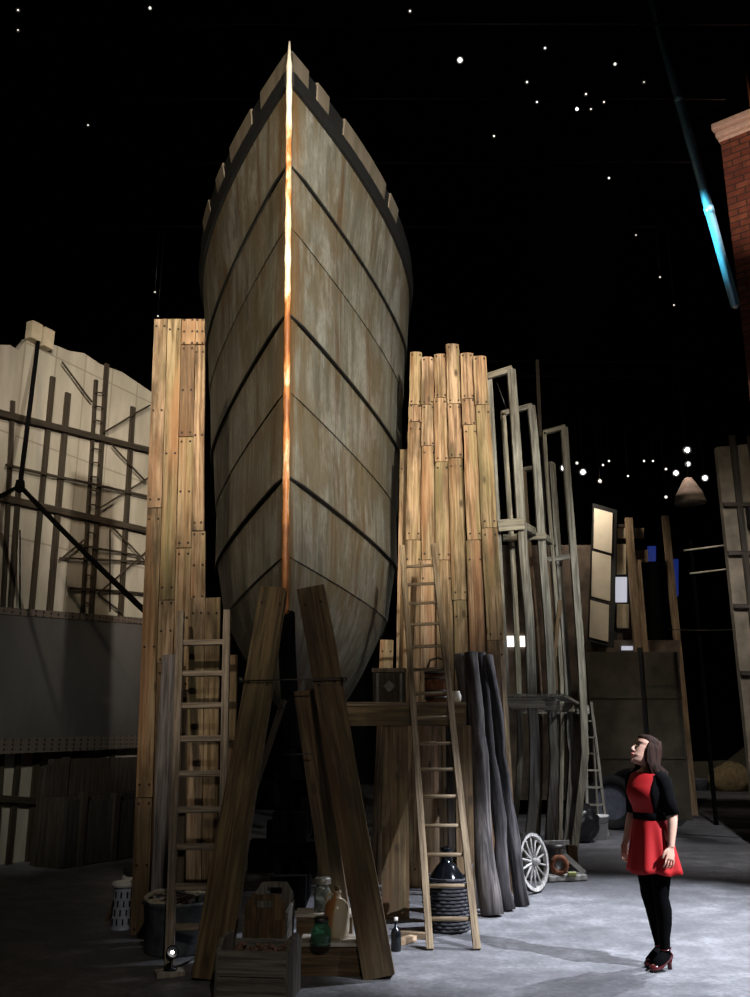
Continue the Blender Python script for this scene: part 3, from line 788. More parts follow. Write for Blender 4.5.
# ------------------------------------------------------------------ right hoarding
hr = thing('plank_hoarding', V(.9, 10.6, 0), 'wide hoarding of rounded pine planks with ragged tops right of the bow', 'hoarding')
def Yr_(px): return 11.3 - (px - 405) / 95 * .7
cols = [  # top left/right x at y~350 ; x at y=690 ; joints ; top y
    (410, 422, 402, 420, 352, [405, 422, 540]),
    (422, 434, 420, 438, 357, [405, 446, 560]),
    (434, 446, 438, 455, 354, [398, 462, 560]),
    (446, 459, 455, 472, 344, [404, 458, 600]),
    (460, 473, 472, 489, 353, [399, 425, 540]),
    (473, 486, 489, 507, 356, [405, 528, 640]),
]
NAILK = (.05, .94)
for (a0, a1, b0, b1, yt_, joints) in cols:
    ys = [yt_] + joints + [950]
    Y0 = Yr_((a0 + a1) / 2)
    for j in range(len(ys) - 1):
        y0, y1 = ys[j], ys[j + 1]
        e = lambda x0, x1, y: x0 + (x1 - x0) * (y - 350) / 340
        if j == len(ys) - 2: y1 = 498.5 + 900 * math.tan(math.atan(1.65 / Y0) + PITCH)
        dk = 'pine'
        jit = random.uniform(-.5, .5)
        k = lambda p: (p - CAM).dot(FW) / F_PX
        yj = Y0 + random.uniform(-.03, .03)
        pt = at((e(a0, b0, y0) + e(a1, b1, y0)) / 2 + jit, y0 + .6, yj); pb = at((e(a0, b0, y1) + e(a1, b1, y1)) / 2 + jit, y1, yj)
        if j == len(ys) - 2: pb.z = 0
        bar('board', pb, pt, (e(a1, b1, y1) - e(a0, b0, y1)) * k(pb), .07, dk, hr, w1=(e(a1, b1, y0) - e(a0, b0, y0)) * k(pt), rounded=.035, nails=list(NAILK), wob=.012)
# lower short boards close to the turn of the bilge
for (x0, x1, yt_) in ((378, 390, 640), (398, 408, 450)):
    k = lambda p: (p - CAM).dot(FW) / F_PX
    pt = at((x0 + x1) / 2 + 3, yt_, 11.45); pb = V(pt.x - .12, 11.45, 0)
    bar('board', pb, pt, .17, .06, 'pine', hr, rounded=.03, nails=[.95], wob=.01)
for z in (1.2, 3.4, 5.6):
    bar('ledger', V(.25 if z < 3 else .45, 11.56, z), V(1.3, 10.94, z), .14, .06, 'pine_dark', hr)

# ------------------------------------------------------------------ ladders
def ladder(name, fl, fr_, tl, tr, rungs, mat, label, w=.055, d=.075, rr=.017, flat=False):
    t = thing(name, (fl + fr_) / 2, label, 'ladder')
    n_ = (fr_ - fl).cross(tl - fl).normalized()
    if n_.y > 0: n_ = -n_
    bar('stile', fl, tl, w, d, mat, t, facing=n_, wob=.006); bar('stile', fr_, tr, w, d, mat, t, facing=n_, wob=.006)
    for y in rungs:
        a = on_seg(fl, tl, y); b_ = on_seg(fr_, tr, y + (.0))
        # rung level with the left end
        tt_ = (a - fl).length / (tl - fl).length; b_ = fr_.lerp(tr, tt_)
        if flat: bar('rung', a, b_, .048, .03, mat, t, facing=n_, seg=2)
        else: rod('rung', a, b_, rr, mat, t, 8)
    return t
fl = gnd(169, 966); fr_ = V(gnd(220, 966).x, fl.y, 0)
tl = at(181, 612, 8.22); tr = at(227.5, 611, 8.22)
ladder('wooden_ladder', fl, fr_, tl, tr, [927, 887, 847, 810, 774, 739, 706, 674, 643], 'ladder_wood', 'weathered grey ladder leaning on the left plank hoarding', .06, .07, flat=True)
fl = gnd(430, 950); fr_ = gnd(477, 950)
tl = at(402, 547, 10.15); tr = at(433.5, 545, 10.15)
ladder('wooden_ladder', fl, fr_, tl, tr, [919, 886, 855, 826, 797, 770, 744, 718, 694, 670, 647, 625, 604, 585, 567], 'ladder_brown', 'long brown ladder leaning on the right plank hoarding past the shelf', .058, .07)

# ------------------------------------------------------------------ shelf bench behind the right ladder
tb = thing('timber_bench', V(.2, 9.1, 0), 'high dark timber bench under the bow, crossed by the right ladder', 'bench')
yb_ = 9.28
za = at(400, 702, yb_).z; zb = at(400, 726, yb_).z
x0 = at(313, 710, yb_).x; x1 = at(465.5, 710, yb_).x
bar('front_beam', V(x0, yb_ + .06, (za + zb) / 2 - .015), V(x1, yb_ + .06, (za + zb) / 2 - .015), za - zb - .03, .12, 'shore_timber', tb, facing=V(0, -1, 0), wob=.008)
bar('top_board', V(x0, yb_ + .29, za - .018), V(x1 + .01, yb_ + .29, za - .018), .62, .036, 'ladder_brown', tb, facing=V(0, 0, 1))
for px, w in ((395, .26), (463, .17)):
    x = at(px, 727, yb_).x; bar('leg', V(x, yb_ + .1, 0), V(x, yb_ + .1, zb + .005), w, .14, 'shore_timber', tb, wob=.01)
for x in (x0 + .1, x1 - .1): bar('leg', V(x, yb_ + .52, 0), V(x, yb_ + .52, za - .037), .12, .12, 'dark_timber', tb)
# things on the bench
cx = at(389, 690, yb_ + .3); zz = za
ch = thing('dark_chest', V(cx.x, yb_ + .30, zz), 'black wooden chest with iron diamond plate on the bench left of the ladder', 'chest')
box('body', V(cx.x, yb_ + .30, zz + .15), (.34, .34, .30), 'dark_timber', ch, .01)
box('lid', V(cx.x, yb_ + .30, zz + .325), (.36, .36, .045), 'pine_dark', ch, .01)
o = box('diamond_plate', V(cx.x, yb_ + .125, zz + .16), (.09, .012, .09), 'iron', ch, .003, rot=Matrix.Rotation(PI / 4, 3, 'Y'))
for sx_ in (-.12, .12): box('strap', V(cx.x + sx_, yb_ + .127, zz + .15), (.03, .012, .29), 'iron', ch, .002)
kx = at(438, 690, yb_ + .3).x
kg = thing('small_keg', V(kx, yb_ + .32, zz), 'dark red-brown keg on the bench behind the right ladder', 'keg')
lathe('body', [(0, 0), (.115, 0), (.135, .08), (.14, .18), (.135, .28), (.115, .36), (.10, .36), (.10, .345), (0, .345)], V(kx, yb_ + .32, zz), 'rust', kg, 20)
for z in (.05, .12, .25, .31): lathe('hoop', [(.128, -.014), (.143, -.012), (.143, .012), (.128, .014)], V(kx, yb_ + .32, zz + z), 'iron', kg, 20)
tube('handle', [V(kx - .11, yb_ + .32, zz + .35), V(kx - .08, yb_ + .32, zz + .44), V(kx, yb_ + .32, zz + .47), V(kx + .08, yb_ + .32, zz + .44), V(kx + .11, yb_ + .32, zz + .35)], .012, 'iron', kg, 8)
mx = at(456.5, 697, yb_ + .12).x
mg = thing('white_pot', V(mx, yb_ + .14, zz), 'small white pot at the right end of the bench', 'pot')
lathe('body', [(0, 0), (.038, 0), (.05, .03), (.05, .075), (.036, .105), (.038, .115), (.03, .115), (.03, .1), (0, .09)], V(mx, yb_ + .14, zz), 'white_glaze', mg, 18)

# demijohn in a wicker basket
p = V(gnd(447, 928).x, 8.80, 0)
dj = thing('basket_demijohn', p, 'dark glass demijohn in a wicker basket behind the foot of the right ladder', 'demijohn')
lathe('bottle', [(0, .04), (.17, .05), (.185, .2), (.18, .36), (.15, .46), (.09, .54), (.05, .58), (.042, .66), (.055, .67), (.055, .70), (.03, .70), (.03, .60), (0, .55)], p, 'dark_glass', dj, 28)
bm = bmesh.new()
nb = 15
for k in range(nb):
    z = .02 + k * .03; rr = .185 + .03 * min(1, z / .3)
    ring = []
    pts = [V((rr + (.009 if (i + k) % 2 else -.006)) * math.cos(2 * PI * i / 32), (rr + (.009 if (i + k) % 2 else -.006)) * math.sin(2 * PI * i / 32), z) for i in range(33)]
    add_tube(bm, pts, .013, 6, False)
bmesh.ops.create_cone(bm, cap_ends=True, segments=24, radius1=.185, radius2=.185, depth=.02, matrix=Matrix.Translation((0, 0, .012)))
link('basket', mesh(bm, smooth=True), 'wicker', dj, Matrix.Translation(p))
for a in (0, PI): tube('handle', [p + V(.21 * math.cos(a) - .05 * math.sin(a), .21 * math.sin(a) - .05, .44), p + V(.23 * math.cos(a), .23 * math.sin(a), .55), p + V(.21 * math.cos(a) + .05 * math.sin(a), .21 * math.sin(a) + .05, .44)], .012, 'wicker', dj, 8)

# ------------------------------------------------------------------ dark logs
LG = 'dark logs leaning at the right hoarding'
def log(tx, ty, bx, by, r0, r1, Yt, label):
    pb = gnd(bx, by); pb.z = .01; pt = at(tx, ty, Yt); n = 12; pts = []
    for i in range(n + 1):
        q_ = pb.lerp(pt, i / n); sd = bx * .37
        pts.append(q_ + V(noise.noise(V(sd, i * .35, 0)), noise.noise(V(sd, 9, i * .35)), 0) * .035)
    o_ = sum(pts, V(0, 0, 0)) / len(pts)
    M = frame(pb, pt); Mi = M.inverted(); bm = bmesh.new()
    rings = add_tube(bm, [Mi @ q_ for q_ in pts], [(r0 + (r1 - r0) * i / n) * (1 + .08 * noise.noise(V(bx, i * .9, 3))) for i in range(n + 1)], 14)
    for rg in rings:
        for kk, v in enumerate(rg): v.co += V(noise.noise(v.co * 6 + V(bx, 0, 0)), noise.noise(v.co * 6 + V(0, bx, 0)), 0) * .02
    o = link('timber_log', mesh(bm, smooth=True), 'log_bark', None, M)
    set_(o, label, 'log', LG)
log(460, 654, 472, 908, .085, .055, 9.95, 'leftmost leaning dark log, partly behind the right ladder')
log(469.5, 653, 490.5, 916, .112, .072, 9.90, 'thick dark log leaning second from the left of the four')
log(480, 653, 508, 911, .072, .055, 9.98, 'dark log leaning between the thick log and the outer log')
log(488, 655, 521, 906, .080, .055, 9.98, 'outermost leaning dark log, next to the cart wheel')

# ------------------------------------------------------------------ cart wheel
wc = at(533, 862, 10.80); wr = .315
wc.z = wr + .012
wh = thing('cart_wheel', V(wc.x, wc.y, 0), 'pale spoked wooden cart wheel leaning beside the logs', 'wheel')
MW = Matrix.Translation(wc) @ Matrix.Rotation(R(50), 4, 'Z') @ Matrix.Rotation(R(-5), 4, 'X')   # wheel axis = local Y
def ring_mesh(r0, r1, th, seg=40):
    bm = bmesh.new(); rr = []
    for k in range(seg):
        a = 2 * PI * k / seg; c_, s_ = math.cos(a), math.sin(a)
        rr.append([bm.verts.new((r * c_, y, r * s_)) for r, y in ((r0, -th / 2), (r1, -th / 2), (r1, th / 2), (r0, th / 2))])
    for k in range(seg):
        a, b_ = rr[k], rr[(k + 1) % seg]
        for i in range(4): bm.faces.new((a[i], a[(i + 1) % 4], b_[(i + 1) % 4], b_[i]))
    return mesh(bm)
link('rim', ring_mesh(wr - .045, wr - .008, .045), 'wheel_paint', wh, MW)
link('tyre_iron', ring_mesh(wr - .008, wr, .05), 'iron', wh, MW)
bm = bmesh.new(); bmesh.ops.create_cone(bm, cap_ends=True, segments=16, radius1=.05, radius2=.035, depth=.16, matrix=Matrix.Rotation(PI / 2, 4, 'X'))
link('hub', mesh(bm, smooth=True), 'wheel_paint', wh, MW)
for k in range(14):
    a = 2 * PI * k / 14; bm = bmesh.new()
    bmesh.ops.create_cone(bm, cap_ends=True, segments=8, radius1=.014, radius2=.010, depth=wr - .075)
    link('spoke', mesh(bm, smooth=True), 'wheel_paint', wh, MW @ Matrix.Rotation(a, 4, 'Y') @ Matrix.Translation((0, 0, .035 + (wr - .075) / 2)))

# winch lump
wp = gnd(560, 880)
wn = thing('hand_winch', wp, 'small rusty hand winch with a slanting lever to the right of the cart wheel', 'winch')
box('base', wp + V(.03, 0, .04), (.50, .34, .07), 'winch_paint', wn, .015, rot=Matrix.Rotation(R(14), 3, 'Z'))
lathe('drum', [(0, 0), (.11, 0), (.11, .02), (.075, .03), (.075, .28), (.13, .29), (.135, .33), (0, .335)], wp + V(-.05, .02, .075), 'iron', wn, 20)
bm = bmesh.new(); add_tube(bm, [V(.085 * math.cos(2 * PI * i / 18), 0, .085 * math.sin(2 * PI * i / 18)) for i in range(19)], .035, 8, False)
link('gear_ring', mesh(bm, smooth=True), 'rust', wn, Matrix.Translation(wp + V(-.03, -.16, .19)), 'rust-red ring')
bar('lever', wp + V(.30, -.04, .08), wp + V(.02, .06, .33), .06, .05, 'winch_paint', wn)
bar('top_bar', wp + V(-.22, .02, .42), wp + V(.14, .02, .43), .05, .04, 'winch_paint', wn)
box('pad', wp + V(.12, -.15, .085), (.10, .07, .05), 'yellow_green', wn, .01, label='yellow-green pad')
# wood chock beside it
o = box('timber_chock', gnd(573.5, 866) + V(0, .05, .13), (.13, .13, .26), 'pine_dark', None, .01); set_(o, 'short upright brown timber chock at the foot of the staging', 'timber block')

# bag, bucket, tyres, step ladder
bp = gnd(600, 839.5)
bk = thing('white_bucket', bp, 'white plastic bucket below the step ladder', 'bucket')
lathe('body', [(0, 0), (.125, 0), (.16, .36), (.172, .362), (.172, .40), (.152, .40), (.12, .02), (0, .015)], bp, 'plastic_white', bk, 24)
tube('handle', [bp + V(.168 * math.cos(a), .168 * math.sin(a) - .02, .37 - .10 * math.sin(PI * i / 10)) for i, a in ((i, PI + PI * i / 10) for i in range(11))], .006, 'iron', bk, 6)
bg = bmesh.new(); bmesh.ops.create_icosphere(bg, subdivisions=4, radius=1)
for v in bg.verts:
    n_ = noise.fractal(v.co * 2.2, 1, 2, 4); v.co *= 1 + .16 * n_
    v.co = V(v.co.x * .30, v.co.y * .28, max(-.30, v.co.z * .33) + .30)
o = link('rubbish_bag', mesh(bg, smooth=True), 'plastic_bag', None, Matrix.Translation(gnd(583, 843) + V(0, .1, 0))); set_(o, 'shiny black rubbish bag on the floor left of the white bucket', 'bag')
def tyre(loc, Rr, rt, rotz, label, tilt=0.0):
    t = thing('rubber_tyre', loc, label, 'tyre', 'tyres by the step ladder')
    M = Matrix.Translation(loc + V(0, 0, Rr)) @ Matrix.Rotation(rotz, 4, 'Z') @ Matrix.Rotation(tilt, 4, 'X')
    bm = bmesh.new(); prof = [(Rr - rt * 1.2, -.09), (Rr - .04, -.11), (Rr - .01, -.08), (Rr, 0), (Rr - .01, .08), (Rr - .04, .11), (Rr - rt * 1.2, .09)]
    sg = 36; rr = [[bm.verts.new((r * math.cos(2 * PI * k / sg), y, r * math.sin(2 * PI * k / sg))) for r, y in prof] for k in range(sg)]
    for k in range(sg):
        a, b_ = rr[k], rr[(k + 1) % sg]
        for i in range(len(prof)): bm.faces.new((a[i], a[(i + 1) % len(prof)], b_[(i + 1) % len(prof)], b_[i]))
    link('tread', mesh(bm, smooth=True), 'rubber', t, M)
    bm = bmesh.new(); bmesh.ops.create_cone(bm, cap_ends=True, segments=30, radius1=Rr - rt * 1.1, radius2=Rr - rt * 1.1, depth=.06, matrix=Matrix.Rotation(PI / 2, 4, 'X'))
    link('wheel_disc', mesh(bm), 'pail_metal', t, M)
tyre(V(at(612, 800, 18.1).x, 18.1, 0), .50, .15, R(-28), 'rubber tyre with grey disc standing right behind the white bucket')
tyre(V(at(633, 800, 18.9).x, 18.9, 0), .55, .13, R(-42), 'rubber tyre standing farther back beside the woman\'s arm')
sl = thing('step_ladder', V(at(598, 815, 17.2).x, 17.0, 0), 'grey step ladder standing behind the white bucket', 'ladder')
Ys = 16.9
f0 = V(at(586, 815, Ys).x, Ys, 0); f1 = V(at(606, 815, Ys).x, Ys, 0); t0 = at(587, 702, Ys + .5); t1 = at(591, 702, Ys + .5)
t0.x = at(585, 702, Ys + .5).x
bar('stile', f0, t0, .05, .06, 'staging_wood', sl); bar('stile', f1, t1, .05, .06, 'staging_wood', sl)
for k in range(7):
    u = .1 + k * .125; bar('step', f0.lerp(t0, u), f1.lerp(t1, u), .10, .03, 'staging_wood', sl, facing=V(0, 0, 1))
bar('back_leg', f1 + V(.02, .7, 0), t1 + V(0, .05, 0), .045, .045, 'staging_wood', sl); bar('back_leg', f0 + V(0, .7, 0), t0 + V(0, .05, 0), .045, .045, 'staging_wood', sl)

# ------------------------------------------------------------------ rib staging
sg_ = thing('timber_staging', V(2.6, 13.5, 0), 'tall grey timber staging of bowed uprights, rails and deck right of the hoarding', 'staging')
def bowed(name, pix, Y, w, d, mat='staging_wood'):
    P = [at(x, y, Y) for x, y in pix]
    g_ = P[0]
    # carry down to the floor
    dlt = (P[-1] - P[-2]); e = P[-1] + dlt * (P[-1].z / -dlt.z); e.z = 0; P.append(e)
    # resample with Catmull-Rom
    Q = []
    for i in range(len(P) - 1):
        p0, p1, p2, p3 = P[max(i - 1, 0)], P[i], P[i + 1], P[min(i + 2, len(P) - 1)]
        for j in range(4):
            t = j / 4; Q.append(.5 * ((2 * p1) + (p2 - p0) * t + (2 * p0 - 5 * p1 + 4 * p2 - p3) * t * t + (3 * p1 - p0 - 3 * p2 + p3) * t ** 3))
    Q.append(P[-1])
    c = sum(Q, V(0, 0, 0)) / len(Q); bm = bmesh.new(); rings = []
    for q_ in Q:
        rings.append([bm.verts.new(q_ - c + V(sx_ * w / 2, sy * d / 2, 0)) for sx_, sy in ((-1, -1), (1, -1), (1, 1), (-1, 1))])
    for a, b_ in zip(rings, rings[1:]):
        for k in range(4): bm.faces.new((a[k], a[(k + 1) % 4], b_[(k + 1) % 4], b_[k]))
    bm.faces.new(rings[0]); bm.faces.new(rings[-1])
    link(name, mesh(bm), mat, sg_, Matrix.Translation(c)); return Q
Y1, Y2, Y3, Y4 = 12.2, 13.3, 14.6, 15.6
bowed('upright', [(511, 370), (516, 440), (523, 551), (529, 620), (532, 700), (534, 739), (533.5, 797), (530, 835)], Y1, .12, .10)
bowed('upright', [(531, 406), (536, 460), (542, 551), (549, 640), (553, 739), (554, 760), (549, 844)], Y2, .115, .10)
bowed('upright', [(564, 428), (568, 488), (573, 551), (581, 660), (584, 739), (584, 760), (575, 840)], Y3, .11, .10)
bowed('upright', [(552, 465), (557, 540), (566, 660), (570, 739), (572, 760), (567, 835)], Y4 - .6, .10, .10)
bowed('upright', [(503, 414), (510, 520), (516, 620), (520, 739), (517, 800), (512, 835)], Y2, .075, .08)
bowed('upright', [(544, 433), (549, 510), (556, 600), (562, 700), (560, 835)], Y3, .06, .08)
bowed('upright', [(524, 470), (527, 520), (537, 640), (541, 739), (538, 830)], Y4, .07, .08, 'pine_dark')
bowed('upright', [(489, 377), (497, 520), (506, 700), (504, 840)], Y1 + .05, .08, .08)
bowed('upright', [(537, 360), (540, 430), (546, 560), (556, 700), (557, 835)], Y3 + .4, .06, .06, 'dark_timber')
bar('crossbar', at(487, 377, Y1), at(512, 369, Y1), .09, .08, 'staging_wood', sg_, facing=V(0, -1, 0))
bar('crossbar', at(501, 414, Y2), at(532, 406, Y2), .08, .08, 'staging_wood', sg_)
bar('crossbar', at(543, 433, Y3), at(565, 427, Y3), .08, .08, 'staging_wood', sg_)
bar('crossbar', at(523, 470, Y4), at(553, 464, Y4 - .6), .07, .08, 'staging_wood', sg_)
# mid rails
bar('rail', at(498, 526, Y1 - .1), at(524, 524, Y1 - .1), .16, .06, 'staging_wood', sg_)
bar('rail', at(520, 524, Y1 + .02), at(560, 546, Y4), .14, .05, 'staging_wood', sg_)
bar('rail', at(503, 538, Y2 - .1), at(546, 536, Y2 - .1), .10, .06, 'staging_wood', sg_)
bar('rail', at(545, 560, Y3), at(575, 556, Y3), .08, .06, 'staging_wood', sg_)
# deck
dk_z = 2.12
for k in range(4):
    y = 12.15 + k * .95
    a = atz(508 + k * 8, 700, dk_z); xA = at(506 + k * 4, 700, y).x; xB = at(537 + k * 15, 700, y).x + .1
    bar('deck_beam', V(xA, y, dk_z), V(xB, y, dk_z), .13, .08, 'staging_wood', sg_)
for k in range(5):
    u = k / 4
    a = V(1.72 + .17 * k, 12.05, dk_z + .09); b_ = V(2.15 + .30 * k, 15.3, dk_z + .09)
    bar('deck_board', a, b_, .16, .035, 'staging_wood', sg_, facing=V(0, 0, 1))
for (xa, ya, xb, yb2, Ya, Yb_) in ((547, 560, 556, 690, 14, 14.5), (560, 600, 552, 680, 14.2, 14.2)):
    bar('brace', at(xa, ya, Ya), at(xb, yb2, Yb_), .06, .05, 'pine_dark', sg_)
rod('wire', at(496, 380, Y1 + .3), at(507, 410, Y1 + .3), .008, 'iron', sg_)

# ------------------------------------------------------------------ bits at the left foot
p = gnd(121.5, 929)
cn = thing('slotted_canister', p, 'blue-grey slotted metal canister with white rim left of the hoarding', 'canister')
lathe('body', [(0, 0), (.10, 0), (.10, .015), (.088, .02), (.085, .36), (0, .36)], p, 'blue_grey_metal', cn, 20)
sl_me = None
for k in range(10):
    for j in range(4):
        a = 2 * PI * (k + .5 * (j % 2)) / 10
        Ms = Matrix.Translation(p + V(.087 * math.cos(a), .087 * math.sin(a), .07 + j * .075)) @ Matrix.Rotation(a, 4, 'Z')
        if math.sin(a) > .4: continue
        bm = bmesh.new(); add_box(bm, (0, 0, 0), (.006, .014, .052), 0)
        link('slot', mesh(bm), 'slot_black', cn, Ms, 'dark slot')
lathe('rim', [(.07, .355), (.112, .36), (.115, .385), (.105, .40), (.085, .40), (.08, .385), (.07, .38)], p, 'plastic_white', cn, 24, 'white rim')
pp = gnd(127, 905)
o = box('pale_block', V(pp.x, pp.y + .15, .13), (.20, .24, .26), 'plastic_white', None, .03, rot=Matrix.Rotation(R(20), 3, 'Z')); set_(o, 'pale block on the floor behind the slotted canister', 'block')
bm = bmesh.new(); bmesh.ops.create_icosphere(bm, subdivisions=3, radius=1)
for v in bm.verts: v.co = V(v.co.x * .12, v.co.y * .1, max(-.05, v.co.z * .07) + .05) * (1 + .2 * noise.noise(v.co * 3))
o = link('cloth_bundle', mesh(bm, smooth=True), 'rubber', None, Matrix.Translation(V(pp.x + .02, pp.y + .15, .258))); set_(o, 'black cloth bundle on top of the pale block', 'cloth')
o = bar('wood_stick', gnd(106, 921), V(gnd(112, 926).x + .02, gnd(112, 926).y + .04, .26), .03, .02, 'backdrop_post'); set_(o, 'short wood stick leaning at the left of the canister', 'stick')

p = V(gnd(177, 950).x, 7.96, 0)
tub = thing('grey_tub', p, 'dented grey tub behind the foot of the left ladder', 'tub')
o = lathe('shell', [(0, 0), (.245, 0), (.25, .02), (.275, .36), (.29, .37), (.29, .39), (.27, .39), (.258, .36), (.235, .05), (0, .05)], p, 'tub_grey', tub, 9)
lathe('soil_fill', [(0, .36), (.255, .33), (.25, .30), (0, .3)][::-1], p, 'soil', tub, 20)
bm = bmesh.new()
for k in range(6):
    pts = []; r0 = .13 + .09 * random.random(); ox, oy = random.uniform(-.10, .10), random.uniform(-.08, .08); ph = random.random() * 6
    for i in range(40):
        a = ph + 2 * PI * 1.2 * i / 39; rr = r0 * (1 + .15 * math.sin(3 * a + k))
        pts.append(V(ox + rr * math.cos(a), oy + rr * math.sin(a), .385 + k * .014 + .02 * math.sin(2 * a + k)))
    add_tube(bm, pts, .0125, 7)
o = link('coiled_rope', mesh(bm, smooth=True), 'rope_pale', None, Matrix.Translation(p)); set_(o, 'pale rope loosely coiled on top of the grey tub', 'rope')

p = gnd(166, 979); p.y += .03
o = box('lamp_pad', V(p.x, p.y + .06, .02), (.20, .15, .035), 'pale_board', None, .004, rot=Matrix.Rotation(R(25), 3, 'Z')); set_(o, 'small pale board on the floor under the uplight', 'board')
ul = thing('floor_uplight', V(p.x, p.y + .06, .038), 'small black lit uplight on a pale board at the left ladder foot', 'lamp')
lp = V(p.x + .01, p.y + .06, .038)
lathe('base', [(0, 0), (.05, 0), (.05, .014), (.012, .02), (.012, .06), (0, .06)], lp, 'black_metal', ul, 16)
axis = V(.35, -.75, .5).normalized(); Mq = V(0, 0, 1).rotation_difference(axis).to_matrix()
lathe('head', [(0, -.05), (.03, -.05), (.04, 0), (.045, .05), (.04, .05), (.036, .035), (0, .035)], lp + V(0, 0, .105), 'black_metal', ul, 18, rot=Mq)
lathe('lens', [(0, .036), (.012, .036), (.010, .042), (0, .044)], lp + V(0, 0, .105), 'uplight_lens', ul, 16, rot=Mq)
pts = [lp + V(.02, .02, .01), gnd(190, 962) + V(0, 0, .008), gnd(205, 952) + V(0, .2, .008)]
tube('cable', pts, .006, 'rubber', ul, 6)

# bits right of the A-frame
for (px, py, ln, rz, lab) in ((404, 944, .26, 50, 'split pale wood offcut on the floor right of the shore leg'), (413, 938, .30, -20, 'brown wood offcut lying beside the pale offcut')):
    q_ = gnd(px, py); d = V(math.cos(R(rz)), math.sin(R(rz)), 0) * ln / 2
    o = bar('wood_offcut', q_ - d + V(0, 0, .026), q_ + d + V(0, 0, .026), .07, .045, 'backdrop_post' if 'pale' in lab else 'crate_brown', facing=V(0, 0, 1)); set_(o, lab, 'offcut', 'wood offcuts beside the shore')
q_ = gnd(396, 951)
bt = thing('dark_bottle', q_, 'small dark bottle standing by the right shore leg', 'bottle')
lathe('body', [(0, 0), (.038, 0), (.042, .01), (.042, .13), (.03, .165), (.014, .18), (.014, .23), (0, .23)], q_, 'dark_glass', bt, 18)
lathe('cap', [(0, .225), (.017, .225), (.017, .25), (0, .25)], q_, 'white_glaze', bt, 12)

# ------------------------------------------------------------------ floor joints on the right
def joint(i, a, b_, w):
    p0, p1 = gnd(*a), gnd(*b_); p0.z = p1.z = .004
    structure(bar('trim_%d' % i, p0, p1, w, .008, 'floor_joint', facing=V(0, 0, 1)))
joint(1, (671, 797), (760, 801), .16); joint(2, (684, 816.5), (760, 820.7), .10); joint(3, (600, 829), (760, 839.2), .09); joint(4, (701, 799), (672, 826), .34)

# ------------------------------------------------------------------ far right: set facade, plinth flats, lamps
Yf_ = 21.0
fa = thing('set_facade', V(5.5, Yf_, 0), 'brown stage-set house front far behind the staging with tall cream panels', 'facade')
def fq(x0, x1, y0, y1, Y, name, mat, d=.06, skew=0.0, parent=None):
    poly = [at(x0, y1, Y), at(x1, y1 + skew, Y), at(x1, y0 + skew, Y), at(x0, y0, Y)]
    return slab(name, poly, d, mat, parent or fa)
fq(488, 592, 545, 800, Yf_ + .3, 'wall', 'facade_brown', .1)
fq(592, 640, 628, 800, Yf_ + .3, 'wall', 'facade_brown', .1)
fq(613, 617, 512, 640, Yf_ + .25, 'stud', 'black_paint', .1)
fq(616, 632, 524, 632, Yf_ + .32, 'back_board', 'dark_timber', .04)
fq(590, 680, 640, 668, Yf_ + .2, 'sill_board', 'facade_brown', .1)
# leaning cream panel of three panes
for (ya, yb2, xa, xb) in ((508, 548, 594.5, 612.5), (551, 596, 592.5, 611), (600, 637, 590.5, 609)):
    poly = [at(xa - .8, yb2, Yf_ - .2), at(xb - .8, yb2 + 5, Yf_ - .2), at(xb, ya + 5, Yf_ - .2), at(xa, ya, Yf_ - .2)]
    slab('cream_panel', poly, .05, 'panel_cream', fa)
poly = [at(588, 641, Yf_ - .14), at(614, 648, Yf_ - .14), at(617, 510, Yf_ - .14), at(593, 503, Yf_ - .14)]
slab('panel_frame', poly, .06, 'black_paint', fa)
bar('post', V(at(640, 700, Yf_ - .1).x, Yf_ - .1, 0), at(628.5, 518, Yf_ - .1), .16, .12, 'backdrop_post', fa)
bar('post', at(645, 655, Yf_ - .05), at(637, 560, Yf_ - .05), .15, .1, 'backdrop_post', fa)
fq(618, 626, 528, 538, Yf_ + .1, 'small_panel', 'timber_cream'); fq(617, 626, 544, 574, Yf_ + .1, 'small_panel', 'timber_cream')
fq(616, 627, 577, 602, Yf_ + .1, 'window', 'window_lit'); fq(617, 629, 604, 628, Yf_ + .1, 'small_panel', 'timber_cream')
fq(633, 644, 528, 538, Yf_ + .1, 'small_panel', 'backdrop_post'); fq(634, 648, 550, 562, Yf_ + .1, 'small_panel', 'backdrop_post')
fq(622, 633, 646, 650, Yf_ + .05, 'window', 'window_lit')
fq(648, 656, 546, 561, Yf_ + .2, 'window', 'window_blue'); fq(671, 678.5, 559, 596, Yf_ + .8, 'window', 'window_blue')
fq(644, 672, 562, 660, Yf_ + .9, 'doorway', 'black_drape')
fq(502, 526, 636, 646.5, Yf_ + .22, 'window', 'lens_white')
bar('post', V(at(684, 700, Yf_ + .5).x, Yf_ + .5, 0), at(665, 516, Yf_ + .5), .16, .1, 'backdrop_post', fa)
poly = [at(551, 656, Yf_ + .2), at(564, 656, Yf_ + .2), at(557, 610, Yf_ + .2)]
slab('gable', poly, .05, 'timber_cream', fa)
